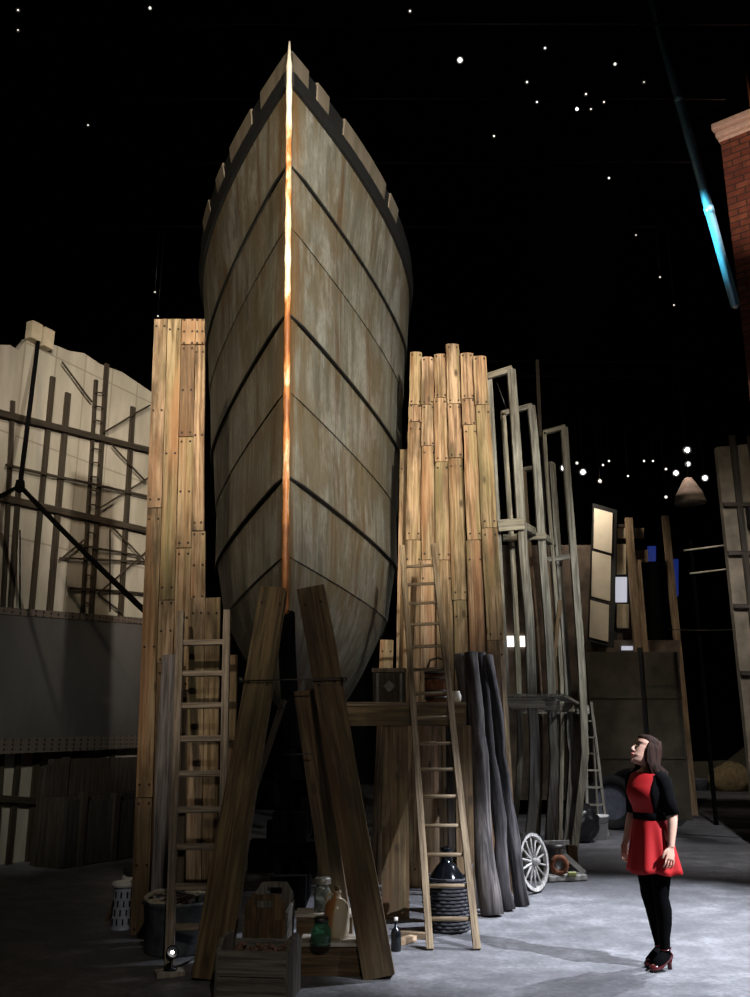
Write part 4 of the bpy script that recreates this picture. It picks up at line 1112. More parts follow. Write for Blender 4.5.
# plinth flats
pl = thing('grey_flats', V(6, 20, 0), 'low dull grey-brown flats below the house front, behind the woman', 'flat')
Yp = 20.2
for x0, x1 in ((586, 638), (643, 678)):
    a = at(x0, 652, Yp); b_ = at(x1, 652, Yp)
    slab('panel', [V(a.x, Yp, 0), V(b_.x, Yp, 0), V(b_.x, Yp, b_.z), V(a.x, Yp, a.z)], .08, 'plinth_grey', pl)
    for zf in (.36, .72): bar('batten', V(a.x, Yp - .012, a.z * zf), V(b_.x, Yp - .012, a.z * zf), .04, .025, 'plinth_grey', pl)
a = at(638, 652, Yp + .05); b_ = at(643, 652, Yp + .05)
slab('gap_post', [V(a.x, Yp + .05, 0), V(b_.x, Yp + .05, 0), V(b_.x, Yp + .05, b_.z + .1), V(a.x, Yp + .05, a.z + .1)], .06, 'black_paint', pl)
a = at(590, 770, Yp - .5)
bar('ledge', V(at(590, 770, Yp - .3).x, Yp - .3, .45), V(at(640, 770, Yp - .3).x, Yp - .3, .45), .5, .14, 'plinth_grey', pl, facing=V(0, 0, 1))
for x in (590, 615, 639): box('ledge_leg', V(at(x, 770, Yp - .3).x, Yp - .3, .19), (.12, .4, .38), 'dark_timber', pl)
# wall fragments on the far right
rwp = thing('timber_framed_wall', V(6.6, 14, 0), 'beige timber-framed wall rising at the right edge, dark braces', 'wall panel')
Yw = 15.0
a = at(716.5, 447, Yw)
XLw = a.x; ZT = a.z
slab('plaster', [V(XLw, Yw, 0), V(XLw + 2.0, Yw, 0), V(XLw + 2.0, Yw, ZT + .2), V(XLw, Yw, ZT)], .12, 'aged_plaster', rwp)
for dx in (.30, .62, 1.2):
    bar('stud', V(XLw + dx, Yw - .02, 1.0), V(XLw + dx - .02, Yw - .02, ZT + .2), .10, .06, 'dark_timber', rwp)
for z in (ZT - 1.05, ZT - 1.9, ZT - 2.8, ZT - 3.9):
    bar('rail', V(XLw, Yw - .03, z), V(XLw + 2, Yw - .03, z), .07, .05, 'dark_timber', rwp)
box('bracket_box', V(XLw + .62, Yw - .12, ZT - 1.3), (.5, .18, .34), 'black_paint', rwp)
# rack of pale bars
Yk = 19.0
rk = thing('pale_bar_rack', V(at(707, 600, Yk).x, Yk, 0), 'black rack with two pale slanting bars left of the timber-framed wall', 'rack')
for (xa, ya, xb, yb2) in ((684, 550.5, 731, 544.5), (690, 573.5, 732, 568.5)):
    rod('bar', at(xa, ya, Yk), at(xb, yb2, Yk + .3), .02, 'white_glaze', rk)
for px in (690, 728): 
    p1 = at(px, 540, Yk + .15); bar('post', V(p1.x, p1.y, 0), p1, .06, .1, 'black_drape', rk)
tube('wire', sag(at(668, 629, Yk), at(738, 629, Yk + .1), .03), .012, 'iron', rk, 6)

# brick chimney with pale cornice, top right
Yc = 12.0
bc = thing('brick_pier', V(5.9, 12.5, 0), 'tall red brick pier with pale cornice at the upper right edge', 'brick pier')
pf = at(720.5, 142, 13.2); zt_ = pf.z; pn = atz(760, 126.5, zt_)
dv = (pn - pf); dv.z = 0; LB = dv.length; dv.normalize(); nv = V(dv.y, -dv.x, 0)
if (CAM - pf).dot(nv) < 0: nv = -nv
angB = math.atan2(dv.y, dv.x)
Mb = Matrix.Translation(V(pf.x, pf.y, 0)) @ Matrix.Rotation(angB, 4, 'Z')          # local X along the face
thk = 1.0 if (Mb.to_3x3() @ V(0, 1, 0)).dot(nv) < 0 else -1.0
LX = LB + 1.2
bm = bmesh.new(); add_box(bm, V(LX / 2, thk * .6, zt_ / 2), (LX, 1.2, zt_)); link('shaft', mesh(bm), 'red_brick', bc, Mb)
for k, (o_, h, dz) in enumerate(((.03, .06, 0), (.06, .10, .085), (.10, .12, .22))):
    bm = bmesh.new(); add_box(bm, V(LX / 2, thk * .6, zt_ + dz + h / 2), (LX + 2 * o_, 1.2 + 2 * o_, h), .02); link('cornice', mesh(bm), 'cornice', bc, Mb)
    if k < 2:
        bm = bmesh.new(); add_box(bm, V(LX / 2, thk * .6, zt_ + dz + h + .02), (LX - .04, 1.16, .06)); link('cornice_core', mesh(bm), 'dark_timber', bc, Mb)
rod('conduit', Mb @ V(LB * .75, thk * .3, zt_ + .3), Mb @ V(LB * .72, thk * .3, zt_ + 1.9), .02, 'rust', bc)
# blue-lit pole
pa, pb = at(646, -20, 10.5), at(735.5, 306, 11.0)
bp_ = thing('hanging_pole', pa, 'long steel pole hanging aslant, lit cyan, left of the brick pier', 'pole')
rod('shaft', pb, pa + (pa - pb).normalized() * .9, .06, 'blue_lit_steel', bp_, 12)
for u in (.28, .62): 
    q_ = pb.lerp(pa, u); d = (pa - pb).normalized(); rod('joint_sleeve', q_ - d * .05, q_ + d * .05, .068, 'blue_lit_steel', bp_, 12)
lathe('end_cap', [(0, -.03), (.03, -.03), (.04, 0), (.03, .03), (0, .03)], pb, 'white_glaze', bp_, 12)
up_ = pa + (pa - pb).normalized() * .9
rod('hanger', up_, V(up_.x, up_.y, ZC), .012, 'black_metal', bp_)

# far right clutter
q_ = gnd(739, 792)
bm = bmesh.new(); bmesh.ops.create_icosphere(bm, subdivisions=4, radius=1)
for v in bm.verts:
    k = 1 + .15 * noise.noise(v.co * 2); z = v.co.z * k
    v.co = V(v.co.x * .75 * k * (1 - .25 * max(0, z)), v.co.y * .5 * k, max(-.42, z * .52) + .42)
o = link('grain_sack', mesh(bm, smooth=True), 'sack', None, Matrix.Translation(q_ + V(0, .5, 0))); set_(o, 'bulging brown sack on the floor at the far right', 'sack')
q_ = gnd(705, 791)
tu = thing('metal_washtub', q_ + V(0, .4, 0), 'blue-grey metal washtub on the floor left of the sack', 'tub')
lathe('shell', [(0, 0), (.26, 0), (.33, .34), (.35, .36), (.35, .38), (.32, .38), (.25, .03), (0, .03)], q_ + V(0, .4, 0), 'pail_metal', tu, 24)
q_ = gnd(690, 788)
bm = bmesh.new(); bmesh.ops.create_icosphere(bm, subdivisions=4, radius=1)
for v in bm.verts:
    k = 1 + .2 * noise.noise(v.co * 2.5); v.co = V(v.co.x * .85 * k, v.co.y * .45 * k, max(-.3, v.co.z * .42 * k) + .3)
o = link('tarpaulin_heap', mesh(bm, smooth=True), 'plastic_bag', None, Matrix.Translation(q_ + V(0, .6, 0))); set_(o, 'black tarpaulin heap on the floor beyond the woman, right of her hair', 'tarpaulin')
bw = thing('low_brick_ruin', V(12, 32.5, 0), 'dim broken wall of rubble behind the far sack', 'wall')
poly = [V(8.6, 32.5, 0), V(14.5, 32.5, 0), V(14.5, 32.5, 2.3), V(13.2, 32.5, 1.5), V(12.4, 32.5, .95), V(11.0, 32.5, .9), V(10.4, 32.5, 2.1), V(9.4, 32.5, 2.2), V(8.6, 32.5, 1.3)]
slab('wall', poly, .5, 'plinth_grey', bw)

# ------------------------------------------------------------------ lighting rig: pipes with small stage lamps
PZ = 11.2
pipes = []
for i, y in enumerate((9.6, 10.3, 11.8, 13.4, 15.4)):
    o = rod('lighting_pipe', V(-8, y, PZ), V(12 if y < 11 else 5.4, y, PZ), .025, 'black_metal')
    set_(o, ['black lighting pipe under the ceiling nearest the camera', 'black lighting pipe under the ceiling, second from the camera', 'black lighting pipe under the ceiling, third from the camera',
             'black lighting pipe under the ceiling, fourth from the camera', 'black lighting pipe under the ceiling farthest over the hull'][i], 'pipe', 'lighting pipes under the ceiling')
    pipes.append((y, PZ))
for y in (19.5, 20.4):
    o = rod('lighting_pipe', V(2, y, 10.2), V(13, y, 10.2), .025, 'black_metal'); set_(o, 'black lighting pipe far back over the house front, ' + ('nearer one' if y < 20 else 'farther one'), 'pipe', 'lighting pipes under the ceiling')
ORD = ['first', 'second', 'third', 'fourth', 'fifth', 'sixth', 'seventh', 'eighth', 'ninth', 'tenth', 'eleventh', 'twelfth', 'thirteenth', 'fourteenth', 'fifteenth', 'sixteenth', 'seventeenth', 'eighteenth', 'nineteenth', 'twentieth', 'twenty-first', 'twenty-second', 'twenty-third', 'twenty-fourth', 'twenty-fifth', 'twenty-sixth']
def stage_lamp(px, py, pipe, r, label, group, mat='lens_white'):
    y, pz = pipe
    d = ray(px, py); P = CAM + d * (y / d.y)
    t = thing('stage_spotlight', P, label, 'stage lamp', group)
    tow = (V(.4, 3.0, 2) - P).normalized() if False else (CAM + V(0, 1.5, 0) - P).normalized()
    Mq = V(0, 0, 1).rotation_difference(tow).to_matrix()
    r *= .55
    rb = max(.035, r * 2.0)
    lathe('lamp_body', [(0, -.22), (rb * .7, -.2), (rb * .9, -.05), (rb, .0), (rb, .03), (rb * .85, .03), (rb * .8, 0), (0, 0)], P, 'black_metal', t, 14, rot=Mq)
    lathe('lens', [(0, .004), (r, .004), (r * .8, .012), (0, .016)], P, mat, t, 12, rot=Mq)
    top = V(P.x, y, pz)
    rod('yoke', P + V(0, 0, .0), V(P.x, y, pz - .027), .01, 'black_metal', t, 6)
upper = [(18, 10, .016), (18, 30, .014), (88, 125, .016), (150, 8, .028), (410, 11, .02), (460, 60, .05), (494, 136, .022), (527, 82, .022), (537, 102, .024), (545, 48, .024),
         (577, 109, .035), (586, 94, .02), (591, 109, .018), (604, 102, .02), (615, 64, .03), (609, 178, .03), (644, 82, .012), (636, 235, .018), (660, 277, .022), (674, 305, .02), (155, 292, .018), (158, 316, .018)]
upper.sort()
for i, (px, py, r) in enumerate(upper):
    best = None
    for p_ in pipes:
        d = ray(px, py); z = (CAM + d * (p_[0] / d.y)).z
        if z < PZ - .05 and (best is None or z > best[1]): best = (p_, z)
    if best is None: best = (pipes[0], 0)
    stage_lamp(px, py, best[0], r, 'small lit stage lamp high in the dark, %s from the left under the ceiling' % ORD[i], 'stage lamps under the ceiling', 'lens_bright' if r > .03 else 'lens_white')
lower = [(577, 463, .05), (583, 472, .09), (600, 481, .06), (603, 465, .04), (609, 461, .04), (628, 476, .035), (644, 461, .04), (653, 461, .035), (666, 469, .045), (676, 473, .09), (687, 450, .10), (688, 464, .08), (705, 478, .09), (666, 497, .05), (564, 468, .10)]
lower.sort()
for i, (px, py, r) in enumerate(lower):
    stage_lamp(px, py, ((19.5, 20.4)[i % 2], 10.2), r, 'lit stage lamp in the far row above the house front, %s from the left' % ORD[i], 'stage lamps in the far row', 'lens_bright' if r > .07 else 'lens_white')
# cone pendant
P = at(688, 478, 18.4)
pd = thing('pendant_lamp', P, 'wide brown cone-shaded pendant lamp glowing in the far right dark', 'lamp')
lathe('shade', [(.07, 0), (.10, -.04), (.27, -.34), (.33, -.55), (.32, -.55), (.26, -.34), (.08, -.05)], P, 'facade_brown', pd, 24)
lathe('bulb', [(0, -.30), (.05, -.27), (.06, -.2), (.03, -.12), (0, -.1)], P, 'lens_bright', pd, 14)
rod('cord', P, V(P.x, P.y, ZC), .012, 'black_metal', pd)

PEND = P.copy()
# ------------------------------------------------------------------ the woman
wpos = gnd(661, 968); wpos.z = 0
wm = thing('person', wpos, 'woman in red dress and black tights standing and gazing up at the ship', 'person')
FACE = R(-58)
MWm = Matrix.Translation(wpos) @ Matrix.Rotation(FACE, 4, 'Z')
def loft(bm, rings, seg=24, caps=True):
    """rings: (cx, cy, cz, rx, ry)"""
    rr = []
    for (cx, cy, cz, rx, ry) in rings:
        rr.append([bm.verts.new((cx + rx * math.cos(2 * PI * k / seg), cy + ry * math.sin(2 * PI * k / seg), cz)) for k in range(seg)])
    for a, b_ in zip(rr, rr[1:]):
        for k in range(seg): bm.faces.new((a[k], a[(k + 1) % seg], b_[(k + 1) % seg], b_[k]))
    if caps: bm.faces.new(rr[0][::-1]); bm.faces.new(rr[-1])
    return rr
TORSO = [(.80, .11, .09, 0), (.85, .158, .105, .01), (.92, .170, .112, .012), (1.0, .150, .10, .008), (1.07, .124, .088, .0), (1.13, .124, .09, -.004), (1.19, .137, .104, -.014),
         (1.25, .148, .118, -.022), (1.30, .152, .108, -.012), (1.345, .155, .09, 0), (1.385, .140, .074, .006), (1.41, .095, .06, .012), (1.425, .062, .054, .014)]
HN = V(0, .012, 1.455)                    # head pivot (top of neck)
HEADROT = Matrix.Rotation(R(-24), 4, 'Z') @ Matrix.Rotation(R(-20), 4, 'X')
HM = Matrix.Translation(HN + V(0, -.004, .105)) @ HEADROT
body = bmesh.new()
loft(body, [(0, cy, z, rx, ry) for z, rx, ry, cy in TORSO])
add_tube(body, [V(0, .014, 1.38), V(0, .014, 1.43), V(0, .010, 1.48), V(0, .004, 1.52)], [.058, .05, .047, .05], 18)
# head profile rings (z, front y, back y, half width)
HP = [(-.118, -.062, .0, .018), (-.110, -.082, .012, .036), (-.092, -.094, .03, .050), (-.07, -.092, .048, .059), (-.055, -.097, .06, .063), (-.035, -.093, .075, .067), (-.01, -.092, .088, .070), (.02, -.089, .097, .073), (.035, -.084, .099, .0735),
      (.055, -.091, .100, .074), (.08, -.085, .095, .071), (.10, -.068, .08, .060), (.115, -.045, .06, .044), (.122, -.015, .03, .02)]
hv = []
for z, f, bk_, wdt in HP:
    cy, ry = (f + bk_) / 2, (bk_ - f) / 2
    hv.append((0, cy, z, wdt, ry))
hb_m = bmesh.new(); loft(hb_m, hv, 28)
add_tube(hb_m, [V(0, -.082, .03), V(0, -.098, .008), V(0, -.110, -.018), V(0, -.095, -.028)], [.008, .0095, .0135, .011], 10)
for sx_ in (-1, 1):
    add_tube(hb_m, [V(sx_ * .012, -.098, -.024), V(sx_ * .006, -.093, -.026)], .009, 8)
add_tube(hb_m, [V(-.022, -.090, -.056), V(0, -.099, -.054), V(.022, -.090, -.056)], [.004, .008, .004], 8)
add_tube(hb_m, [V(-.02, -.088, -.068), V(0, -.097, -.068), V(.02, -.088, -.068)], [.004, .009, .004], 8)
add_tube(hb_m, [V(0, -.078, -.10), V(0, -.094, -.097)], [.02, .016], 10)
for sx_ in (-1, 1):
    add_tube(hb_m, [V(sx_ * .074, .012, -.03), V(sx_ * .079, .02, .0), V(sx_ * .074, .018, .03)], [.008, .013, .009], 8)
bmesh.ops.transform(hb_m, matrix=HM, verts=hb_m.verts)
tmp = bpy.data.meshes.new('t'); hb_m.to_mesh(tmp); hb_m.free(); body.from_mesh(tmp)
ARMS = {}
for sx_ in (-1, 1):
    sh_ = V(sx_ * .150, .008, 1.352)
    if sx_ > 0: el, wr_, hd = V(.200, .03, 1.09), V(.212, -.03, .868), V(.212, -.052, .78)
    else: el, wr_, hd = V(-.192, .02, 1.09), V(-.205, -.065, .875), V(-.200, -.095, .79)
    ARMS[sx_] = (sh_, el, wr_, hd)
    add_tube(body, [sh_ + V(-sx_ * .05, 0, .005), sh_, sh_.lerp(el, .3), sh_.lerp(el, .7), el, el.lerp(wr_, .25), el.lerp(wr_, .65), wr_], [.05, .052, .046, .041, .037, .038, .030, .024], 16)
    # palm
    dr = (hd - wr_).normalized(); 
    fwd = V(sx_ * -.15, -1, 0); fwd = (fwd - dr * fwd.dot(dr)).normalized()    # thumb side points forward
    nrm = dr.cross(fwd)                                                       # across the palm thickness
    if nrm.x * sx_ > 0: nrm = -nrm                                            # towards the thigh = palm side
    pm = [wr_ - dr * .015, wr_ + dr * .02, wr_ + dr * .055, wr_ + dr * .088]
    rr = []
    for q_, a_, b2 in zip(pm, (.023, .03, .039, .038), (.02, .016, .015, .012)):
        rr.append([body.verts.new(q_ + fwd * math.cos(2 * PI * k / 14) * a_ + nrm * math.sin(2 * PI * k / 14) * b2) for k in range(14)])
    for a, b_ in zip(rr, rr[1:]):
        for k in range(14): body.faces.new((a[k], a[(k + 1) % 14], b_[(k + 1) % 14], b_[k]))
    body.faces.new(rr[0][::-1]); body.faces.new(rr[-1])
    for k, (off, ln) in enumerate(((.031, .068), (.0105, .076), (-.0105, .070), (-.031, .055))):
        b0 = wr_ + dr * .075 + fwd * off
        j1 = b0 + dr * (.014 + ln * .42) + nrm * .004 + fwd * off * .22; j2 = j1 + (dr * .9 + nrm * .42).normalized() * ln * .33; j3 = j2 + (dr * .65 + nrm * .75).normalized() * ln * .27
        add_tube(body, [b0, b0.lerp(j1, .6), j1, j2, j3], [.0085, .0080, .0076, .0070, .0055], 8)
    t0_ = wr_ + dr * .02 + fwd * .026; t1_ = t0_ + (dr * .75 + fwd * .65 + nrm * .2).normalized() * .036; t2_ = t1_ + (dr * .95 + fwd * .2 + nrm * .25).normalized() * .028; t3_ = t2_ + (dr + nrm * .3).normalized() * .02
    add_tube(body, [t0_, t1_, t2_, t3_], [.0135, .0115, .010, .0075], 9)
LEGS = {}
for sx_ in (-1, 1):
    dy = -.035 if sx_ > 0 else .045
    hip = V(sx_ * .082, .01, .86); kn = V(sx_ * .074, dy * .4 - .012, .50); an = V(sx_ * .060, dy + .028, .15)
    pts = [hip + V(0, 0, .04), hip, hip.lerp(kn, .35), hip.lerp(kn, .75), kn, kn.lerp(an, .25) + V(0, .018, 0), kn.lerp(an, .5) + V(0, .014, 0), kn.lerp(an, .8), an, an + V(0, 0, -.04)]
    rads = [.085, .088, .078, .060, .052, .055, .050, .036, .032, .034]
    LEGS[sx_] = (pts, rads, an, dy)
    add_tube(body, pts, rads, 18)
    # foot in a heel: from ankle down to the toes
    add_tube(body, [an + V(0, .03, -.05), an + V(0, -.01, -.055), an + V(0, -.07, -.09), an + V(0, -.125, -.118), an + V(0, -.155, -.12)], [.026, .034, .034, .03, .016], 12)
me0 = mesh(body)
o_t = bpy.data.objects.new('tmp_body', me0); COL.objects.link(o_t)
md = o_t.modifiers.new('r', 'REMESH'); md.mode = 'VOXEL'; md.voxel_size = .0042
sm_ = o_t.modifiers.new('s', 'SMOOTH'); sm_.factor = .5; sm_.iterations = 2
dg = bpy.context.evaluated_depsgraph_get(); dg.update()
me1 = bpy.data.meshes.new_from_object(o_t.evaluated_get(dg)); bpy.data.objects.remove(o_t)
for p_ in me1.polygons: p_.use_smooth = True
me1.materials.clear()
link('body', me1, 'skin', wm, MWm)
def wpart(name, bm, mat, smooth=True, label=None, M=None): return link(name, mesh(bm, smooth=smooth), mat, wm, M or MWm, label)
# eyes, brows, lips
for sx_ in (-1, 1):
    bm = bmesh.new(); bmesh.ops.create_uvsphere(bm, u_segments=12, v_segments=8, radius=.0105, matrix=HM @ Matrix.Translation((sx_ * .030, -.0775, .028)) @ Matrix.Diagonal((1.3, 1, .75, 1)))
    wpart('eye', bm, 'eye')
    bm = bmesh.new(); add_tube(bm, [HM @ V(sx_ * .014, -.0905, .047), HM @ V(sx_ * .032, -.0865, .053), HM @ V(sx_ * .050, -.072, .047)], [.003, .0035, .002], 6); wpart('eyebrow', bm, 'brown_hair')
bm = bmesh.new(); add_tube(bm, [HM @ V(-.020, -.0935, -.057), HM @ V(0, -.1035, -.0555), HM @ V(.020, -.0935, -.057)], [.003, .0055, .003], 8)
add_tube(bm, [HM @ V(-.018, -.0915, -.066), HM @ V(0, -.1025, -.0665), HM @ V(.018, -.0915, -.066)], [.003, .006, .003], 8); wpart('lips', bm, 'lips')
# tights and shoes
for sx_ in (-1, 1):
    pts, rads, an, dy = LEGS[sx_]
    bm = bmesh.new(); add_tube(bm, pts, [r + .006 for r in rads], 20)
    add_tube(bm, [an + V(0, .03, -.05), an + V(0, -.01, -.052), an + V(0, -.07, -.085), an + V(0, -.125, -.112)], [.033, .042, .042, .036], 12)
    wpart('tights_leg', bm, 'black_tights')
    bm = bmesh.new()
    # upper: lofted along the foot, sole follows the heel's arch
    secs = [(.055, .096, .014, .012), (.045, .092, .033, .03), (.01, .085, .036, .034), (-.04, .058, .037, .034), (-.085, .034, .041, .031), (-.125, .030, .039, .028), (-.155, .028, .028, .022), (-.172, .026, .010, .012)]
    rr = []
    for (y, zc, rx, rz_) in secs:
        rr.append([bm.verts.new((an.x + rx * math.cos(2 * PI * k / 16), an.y + y, max(zc + rz_ * math.sin(2 * PI * k / 16), zc - rz_ * .82))) for k in range(16)])
    for a, b_ in zip(rr, rr[1:]):
        for k in range(16): bm.faces.new((a[k], a[(k + 1) % 16], b_[(k + 1) % 16], b_[k]))
    bm.faces.new(rr[0][::-1]); bm.faces.new(rr[-1])
    sh_o = wpart('shoe', bm, 'shoe_leather')
    bm = bmesh.new(); add_tube(bm, [V(an.x, an.y + .036, .001), V(an.x, an.y + .034, .04), V(an.x, an.y + .032, .075)], [.017, .018, .028], 12)
    link('heel', mesh(bm, smooth=True), 'shoe_leather', sh_o, MWm)
    bm = bmesh.new(); add_tube(bm, [V(an.x + .037 * math.cos(2 * PI * i / 20), an.y + .004 + .040 * math.sin(2 * PI * i / 20), .142 + .006 * math.sin(2 * PI * i / 20)) for i in range(21)], .0055, 6, False)
    link('strap', mesh(bm, smooth=True), 'shoe_leather', sh_o, MWm)
    bm = bmesh.new(); add_box(bm, V(an.x, an.y - .10, .004), (.062, .11, .008), .003)
    link('sole', mesh(bm), 'black_paint', sh_o, MWm)
# dress
bm = bmesh.new(); seg = 40; rr = []
BOD = [(1.055, .130, .094, 0), (1.10, .130, .096, -.002), (1.15, .135, .104, -.008), (1.20, .146, .119, -.018), (1.25, .156, .130, -.026), (1.30, .158, .119, -.016), (1.345, .158, .10, -.002), (1.385, .148, .084, .004), (1.402, .112, .075, .010)]
for z, rx, ry, cy in BOD:
    rr.append([bm.verts.new((rx * math.cos(2 * PI * k / seg), cy + ry * math.sin(2 * PI * k / seg), z)) for k in range(seg)])
for a, b_ in zip(rr, rr[1:]):
    for k in range(seg): bm.faces.new((a[k], a[(k + 1) % seg], b_[(k + 1) % seg], b_[k]))
dress = wpart('bodice', bm, 'red_cloth')
so = dress.modifiers.new('thick', 'SOLIDIFY'); so.thickness = .004; so.offset = 1
bm = bmesh.new(); seg = 96; rr = []
for i in range(13):
    t = i / 12; z = 1.075 - t * .405; e = t ** .8
    rx = .128 + e * .072; ry = .094 + e * .085
    ring = []
    for k in range(seg):
        a = 2 * PI * k / seg; w_ = (.5 + .5 * math.sin(9 * a + .6 * math.sin(2 * a))) * .028 * t + .012 * t * math.sin(4 * a + 1)
        ring.append(bm.verts.new(((rx + w_) * math.cos(a), (ry + w_) * math.sin(a) + .012 * t, z + .008 * t * math.sin(5 * a))))
    rr.append(ring)
for a, b_ in zip(rr, rr[1:]):
    for k in range(seg): bm.faces.new((a[k], a[(k + 1) % seg], b_[(k + 1) % seg], b_[k]))
sk = wpart('skirt', bm, 'red_cloth'); so = sk.modifiers.new('thick', 'SOLIDIFY'); so.thickness = .004
bm = bmesh.new(); rr = []
for z, e in ((1.052, .006), (1.06, .010), (1.10, .010), (1.108, .006)):
    rr.append([bm.verts.new(((.130 + e) * math.cos(2 * PI * k / 40), (.096 + e) * math.sin(2 * PI * k / 40), z)) for k in range(40)])
for a, b_ in zip(rr, rr[1:]):
    for k in range(40): bm.faces.new((a[k], a[(k + 1) % 40], b_[(k + 1) % 40], b_[k]))
bl = wpart('belt', bm, 'black_cloth_and_shade'); so = bl.modifiers.new('thick', 'SOLIDIFY'); so.thickness = .004
for sx_ in (-1, 1):
    sh_, el, wr_, hd = ARMS[sx_]; bm = bmesh.new()
    e2 = sh_.lerp(el, .98)
    add_tube(bm, [sh_ + V(-sx_ * .075, 0, .026), sh_ + V(-sx_ * .03, 0, .014), sh_ + V(sx_ * .008, 0, -.012), sh_.lerp(el, .25), sh_.lerp(el, .6), e2], [.047, .060, .064, .059, .053, .050], 20, False)
    s_o = wpart('sleeve', bm, 'black_cloth_and_shade'); so = s_o.modifiers.new('thick', 'SOLIDIFY'); so.thickness = .004
    # black side panel of the top below the arm
    bm = bmesh.new(); rr = []
    for z, rx, ry, cy in BOD[1:8]:
        ring = []
        for k in range(9):
            a = (k / 8 - .5) * R(82) + (0 if sx_ > 0 else PI)
            ring.append(bm.verts.new(((rx + .006) * math.cos(a), cy + (ry + .006) * math.sin(a), z)))
        rr.append(ring)
    for a, b_ in zip(rr, rr[1:]):
        for k in range(8): bm.faces.new((a[k], a[k + 1], b_[k + 1], b_[k]))
    s2 = wpart('side_panel', bm, 'black_cloth_and_shade'); so = s2.modifiers.new('thick', 'SOLIDIFY'); so.thickness = .003
bm = bmesh.new()
for i in range(14):
    a = PI + PI * (i + .5) / 14
    bmesh.ops.create_icosphere(bm, subdivisions=1, radius=.007, matrix=Matrix.Translation((.070 * math.cos(a), .008 + .072 * math.sin(a), 1.42 - .022 * abs(math.sin(a)))))
wpart('necklace', bm, 'pearl')
# hair: cap over the skull and a curtain of locks
bm = bmesh.new(); seg = 32; rr = []
for z, f, bk_, wdt in [(-.115, .028, .090, .066), (-.07, .014, .100, .072), (-.03, .004, .109, .0785), (.01, -.012, .113, .081), (.04, -.034, .114, .082), (.065, -.062, .113, .081), (.088, -.086, .107, .076), (.108, -.074, .09, .063), (.122, -.05, .068, .046), (.130, -.02, .035, .02)]:
    cy, ry = (f + bk_) / 2, (bk_ - f) / 2
    rr.append([bm.verts.new(HM @ V(wdt * math.cos(2 * PI * k / seg), cy + ry * math.sin(2 * PI * k / seg), z)) for k in range(seg)])
for a, b_ in zip(rr, rr[1:]):
    for k in range(seg): bm.faces.new((a[k], a[(k + 1) % seg], b_[(k + 1) % seg], b_[k]))
bm.faces.new(rr[-1]); bm.faces.new(rr[0][::-1])
hR = HEADROT.to_3x3()
for k in range(46):
    u = -1 + 2 * k / 45
    a = PI / 2 + u * R(112)                                     # from one temple around the back to the other
    topp = HM @ V(.055 * math.cos(a), .02 + .075 * math.sin(a), .108)
    side_ = HM @ V(.083 * math.cos(a), .018 + .098 * math.sin(a), .03)
    low = HM @ V(.084 * math.cos(a), .03 + .088 * math.sin(a), -.07)
    b0 = V(low.x, low.y, 1.46); outw = (V(b0.x, b0.y - .02, 0)).normalized()
    zc = 1.275 + .03 * random.random() + .03 * abs(u)
    j = V(random.uniform(-.006, .006), random.uniform(-.006, .006), 0)
    fall = V(HN.x + outw.x * (.098 + .05 * abs(outw.x)), HN.y + .02 + outw.y * .10, 1.40) + j
    end = V(HN.x + outw.x * (.105 + .035 * abs(outw.x)), HN.y + .025 + outw.y * (.115 if outw.y > 0 else .125), zc) + j
    add_tube(bm, [topp, side_, low, fall, end], [.009, .014, .016, .015, .004], 7)
wpart('hair', bm, 'brown_hair')

# ------------------------------------------------------------------ lights
def spot(name, loc, aim, watts, deg, blend=.5, col=(1, 1, 1), r=.12):
    l = bpy.data.lights.new(name, 'SPOT'); l.energy = watts; l.spot_size = R(deg); l.spot_blend = blend; l.color = col; l.shadow_soft_size = r
    o = bpy.data.objects.new(name, l); COL.objects.link(o); o.location = loc
    o.rotation_euler = (Vector(aim) - Vector(loc)).to_track_quat('-Z', 'Y').to_euler(); return o
WARM = (1, .80, .56); NEUT = (1, .93, .80); COOL = (.86, .90, 1.0)
spot('hull_spot_left', (-1.4, -1.8, 6.2), (-1.35, 9.2, 6.4), 3900, 38, .85, WARM)
spot('hull_spot_right', (2.8, -1.8, 6.2), (-.2, 9.6, 6.1), 8600, 38, .85, NEUT)
spot('hoarding_spot', (3.6, 1.0, 7.6), (.95, 10.8, 5.2), 1250, 24, .8, WARM)
spot('low_fill_spot', (1.0, -2.0, 6.0), (-.5, 7.5, 1.25), 460, 31, .95, NEUT)
spot('left_low_spot', (-3.2, .5, 7.2), (-1.9, 8.5, 2.7), 1050, 22, .95, (1, .86, .68))
spot('floor_spot_right', (6.4, 4.0, 6.6), (2.6, 7.7, .3), 8000, 33, .6, COOL, .06)
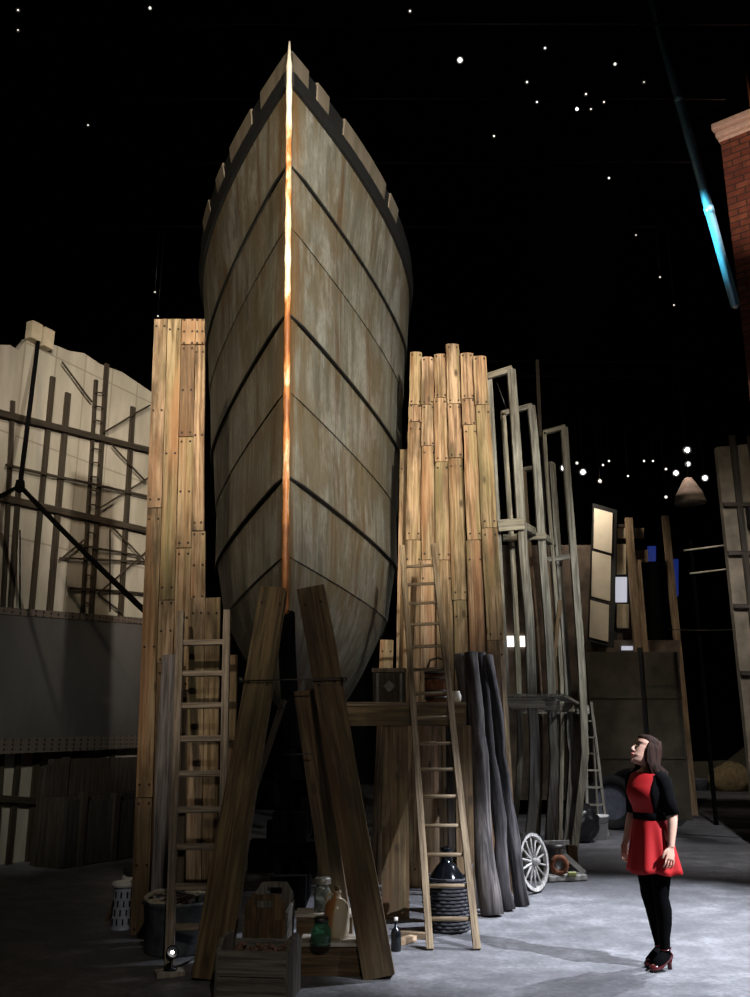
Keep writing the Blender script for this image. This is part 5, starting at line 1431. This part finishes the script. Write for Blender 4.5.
spot('floor_spot_back', (6.8, 11.0, 7.5), (2.4, 9.5, .3), 7000, 40, .8, COOL, .06)
spot('floor_spot_far', (4.6, 9.5, 9.5), (5.6, 16.2, 0), 2300, 50, .95, (1, .97, .97))
spot('bucket_fill_spot', (5.3, 11.0, 7.0), (4.0, 16.2, .2), 900, 20, .9, COOL)  # added light to lift the white bucket
spot('clutter_fill_spot', (7.5, 22, 8.0), (11.2, 30.5, .5), 900, 40, .9, (1, .9, .75))  # added light so the far sack and clutter show
spot('wall_left_spot', (-2.0, 5.0, 8.0), (-4.7, 13.6, 6.5), 1250, 30, .95, (1, .90, .76))
spot('wall_low_spot', (-3.6, 7.5, 3.6), (-4.9, 13.0, 1.8), 330, 42, .9, (.97, 1, .88))
spot('staging_spot', (5.2, 7.5, 6.5), (2.4, 13.4, 4.0), 760, 44, .8, (.96, 1, .92))
spot('facade_spot', (4.7, 19.7, 8.0), (5.1, 20.9, 6.9), 260, 80, .95, (1, .86, .68))
spot('facade_low_spot', (7.5, 15.5, 7.2), (5.6, 20.8, 3.2), 200, 60, .9, (1, .85, .65))
spot('brick_spot', (5.3, 7.6, 8.0), Mb @ V(LB * .9, 0, zt_ - .9), 1150, 30, .9, (1, .72, .58))
spot('framed_wall_spot', (3.6, 11.0, 7.5), (6.9, 15, 5.0), 190, 44, .9, (1, .9, .75))
spot('cyan_spot', (2.2, 10.0, 8.6), at(714, 232, 10.8), 4200, 30, 1.0, (.16, .75, .95), .05)
spot('pendant_fill_spot', PEND + V(-.12, -.35, .75), PEND + V(0, 0, -.3), 160, 50, .9, (1, .8, .68), .03)  # added light above the pendant, brightens the outside of its shade
wld = bpy.data.worlds.new('world'); S.world = wld; wld.use_nodes = True
wld.node_tree.nodes['Background'].inputs[0].default_value = (.5, .55, .7, 1); wld.node_tree.nodes['Background'].inputs[1].default_value = .005
S.view_settings.view_transform = 'Standard'; S.view_settings.look = 'None'; S.view_settings.exposure = 0; S.view_settings.gamma = 1; S.view_settings.use_curve_mapping = False
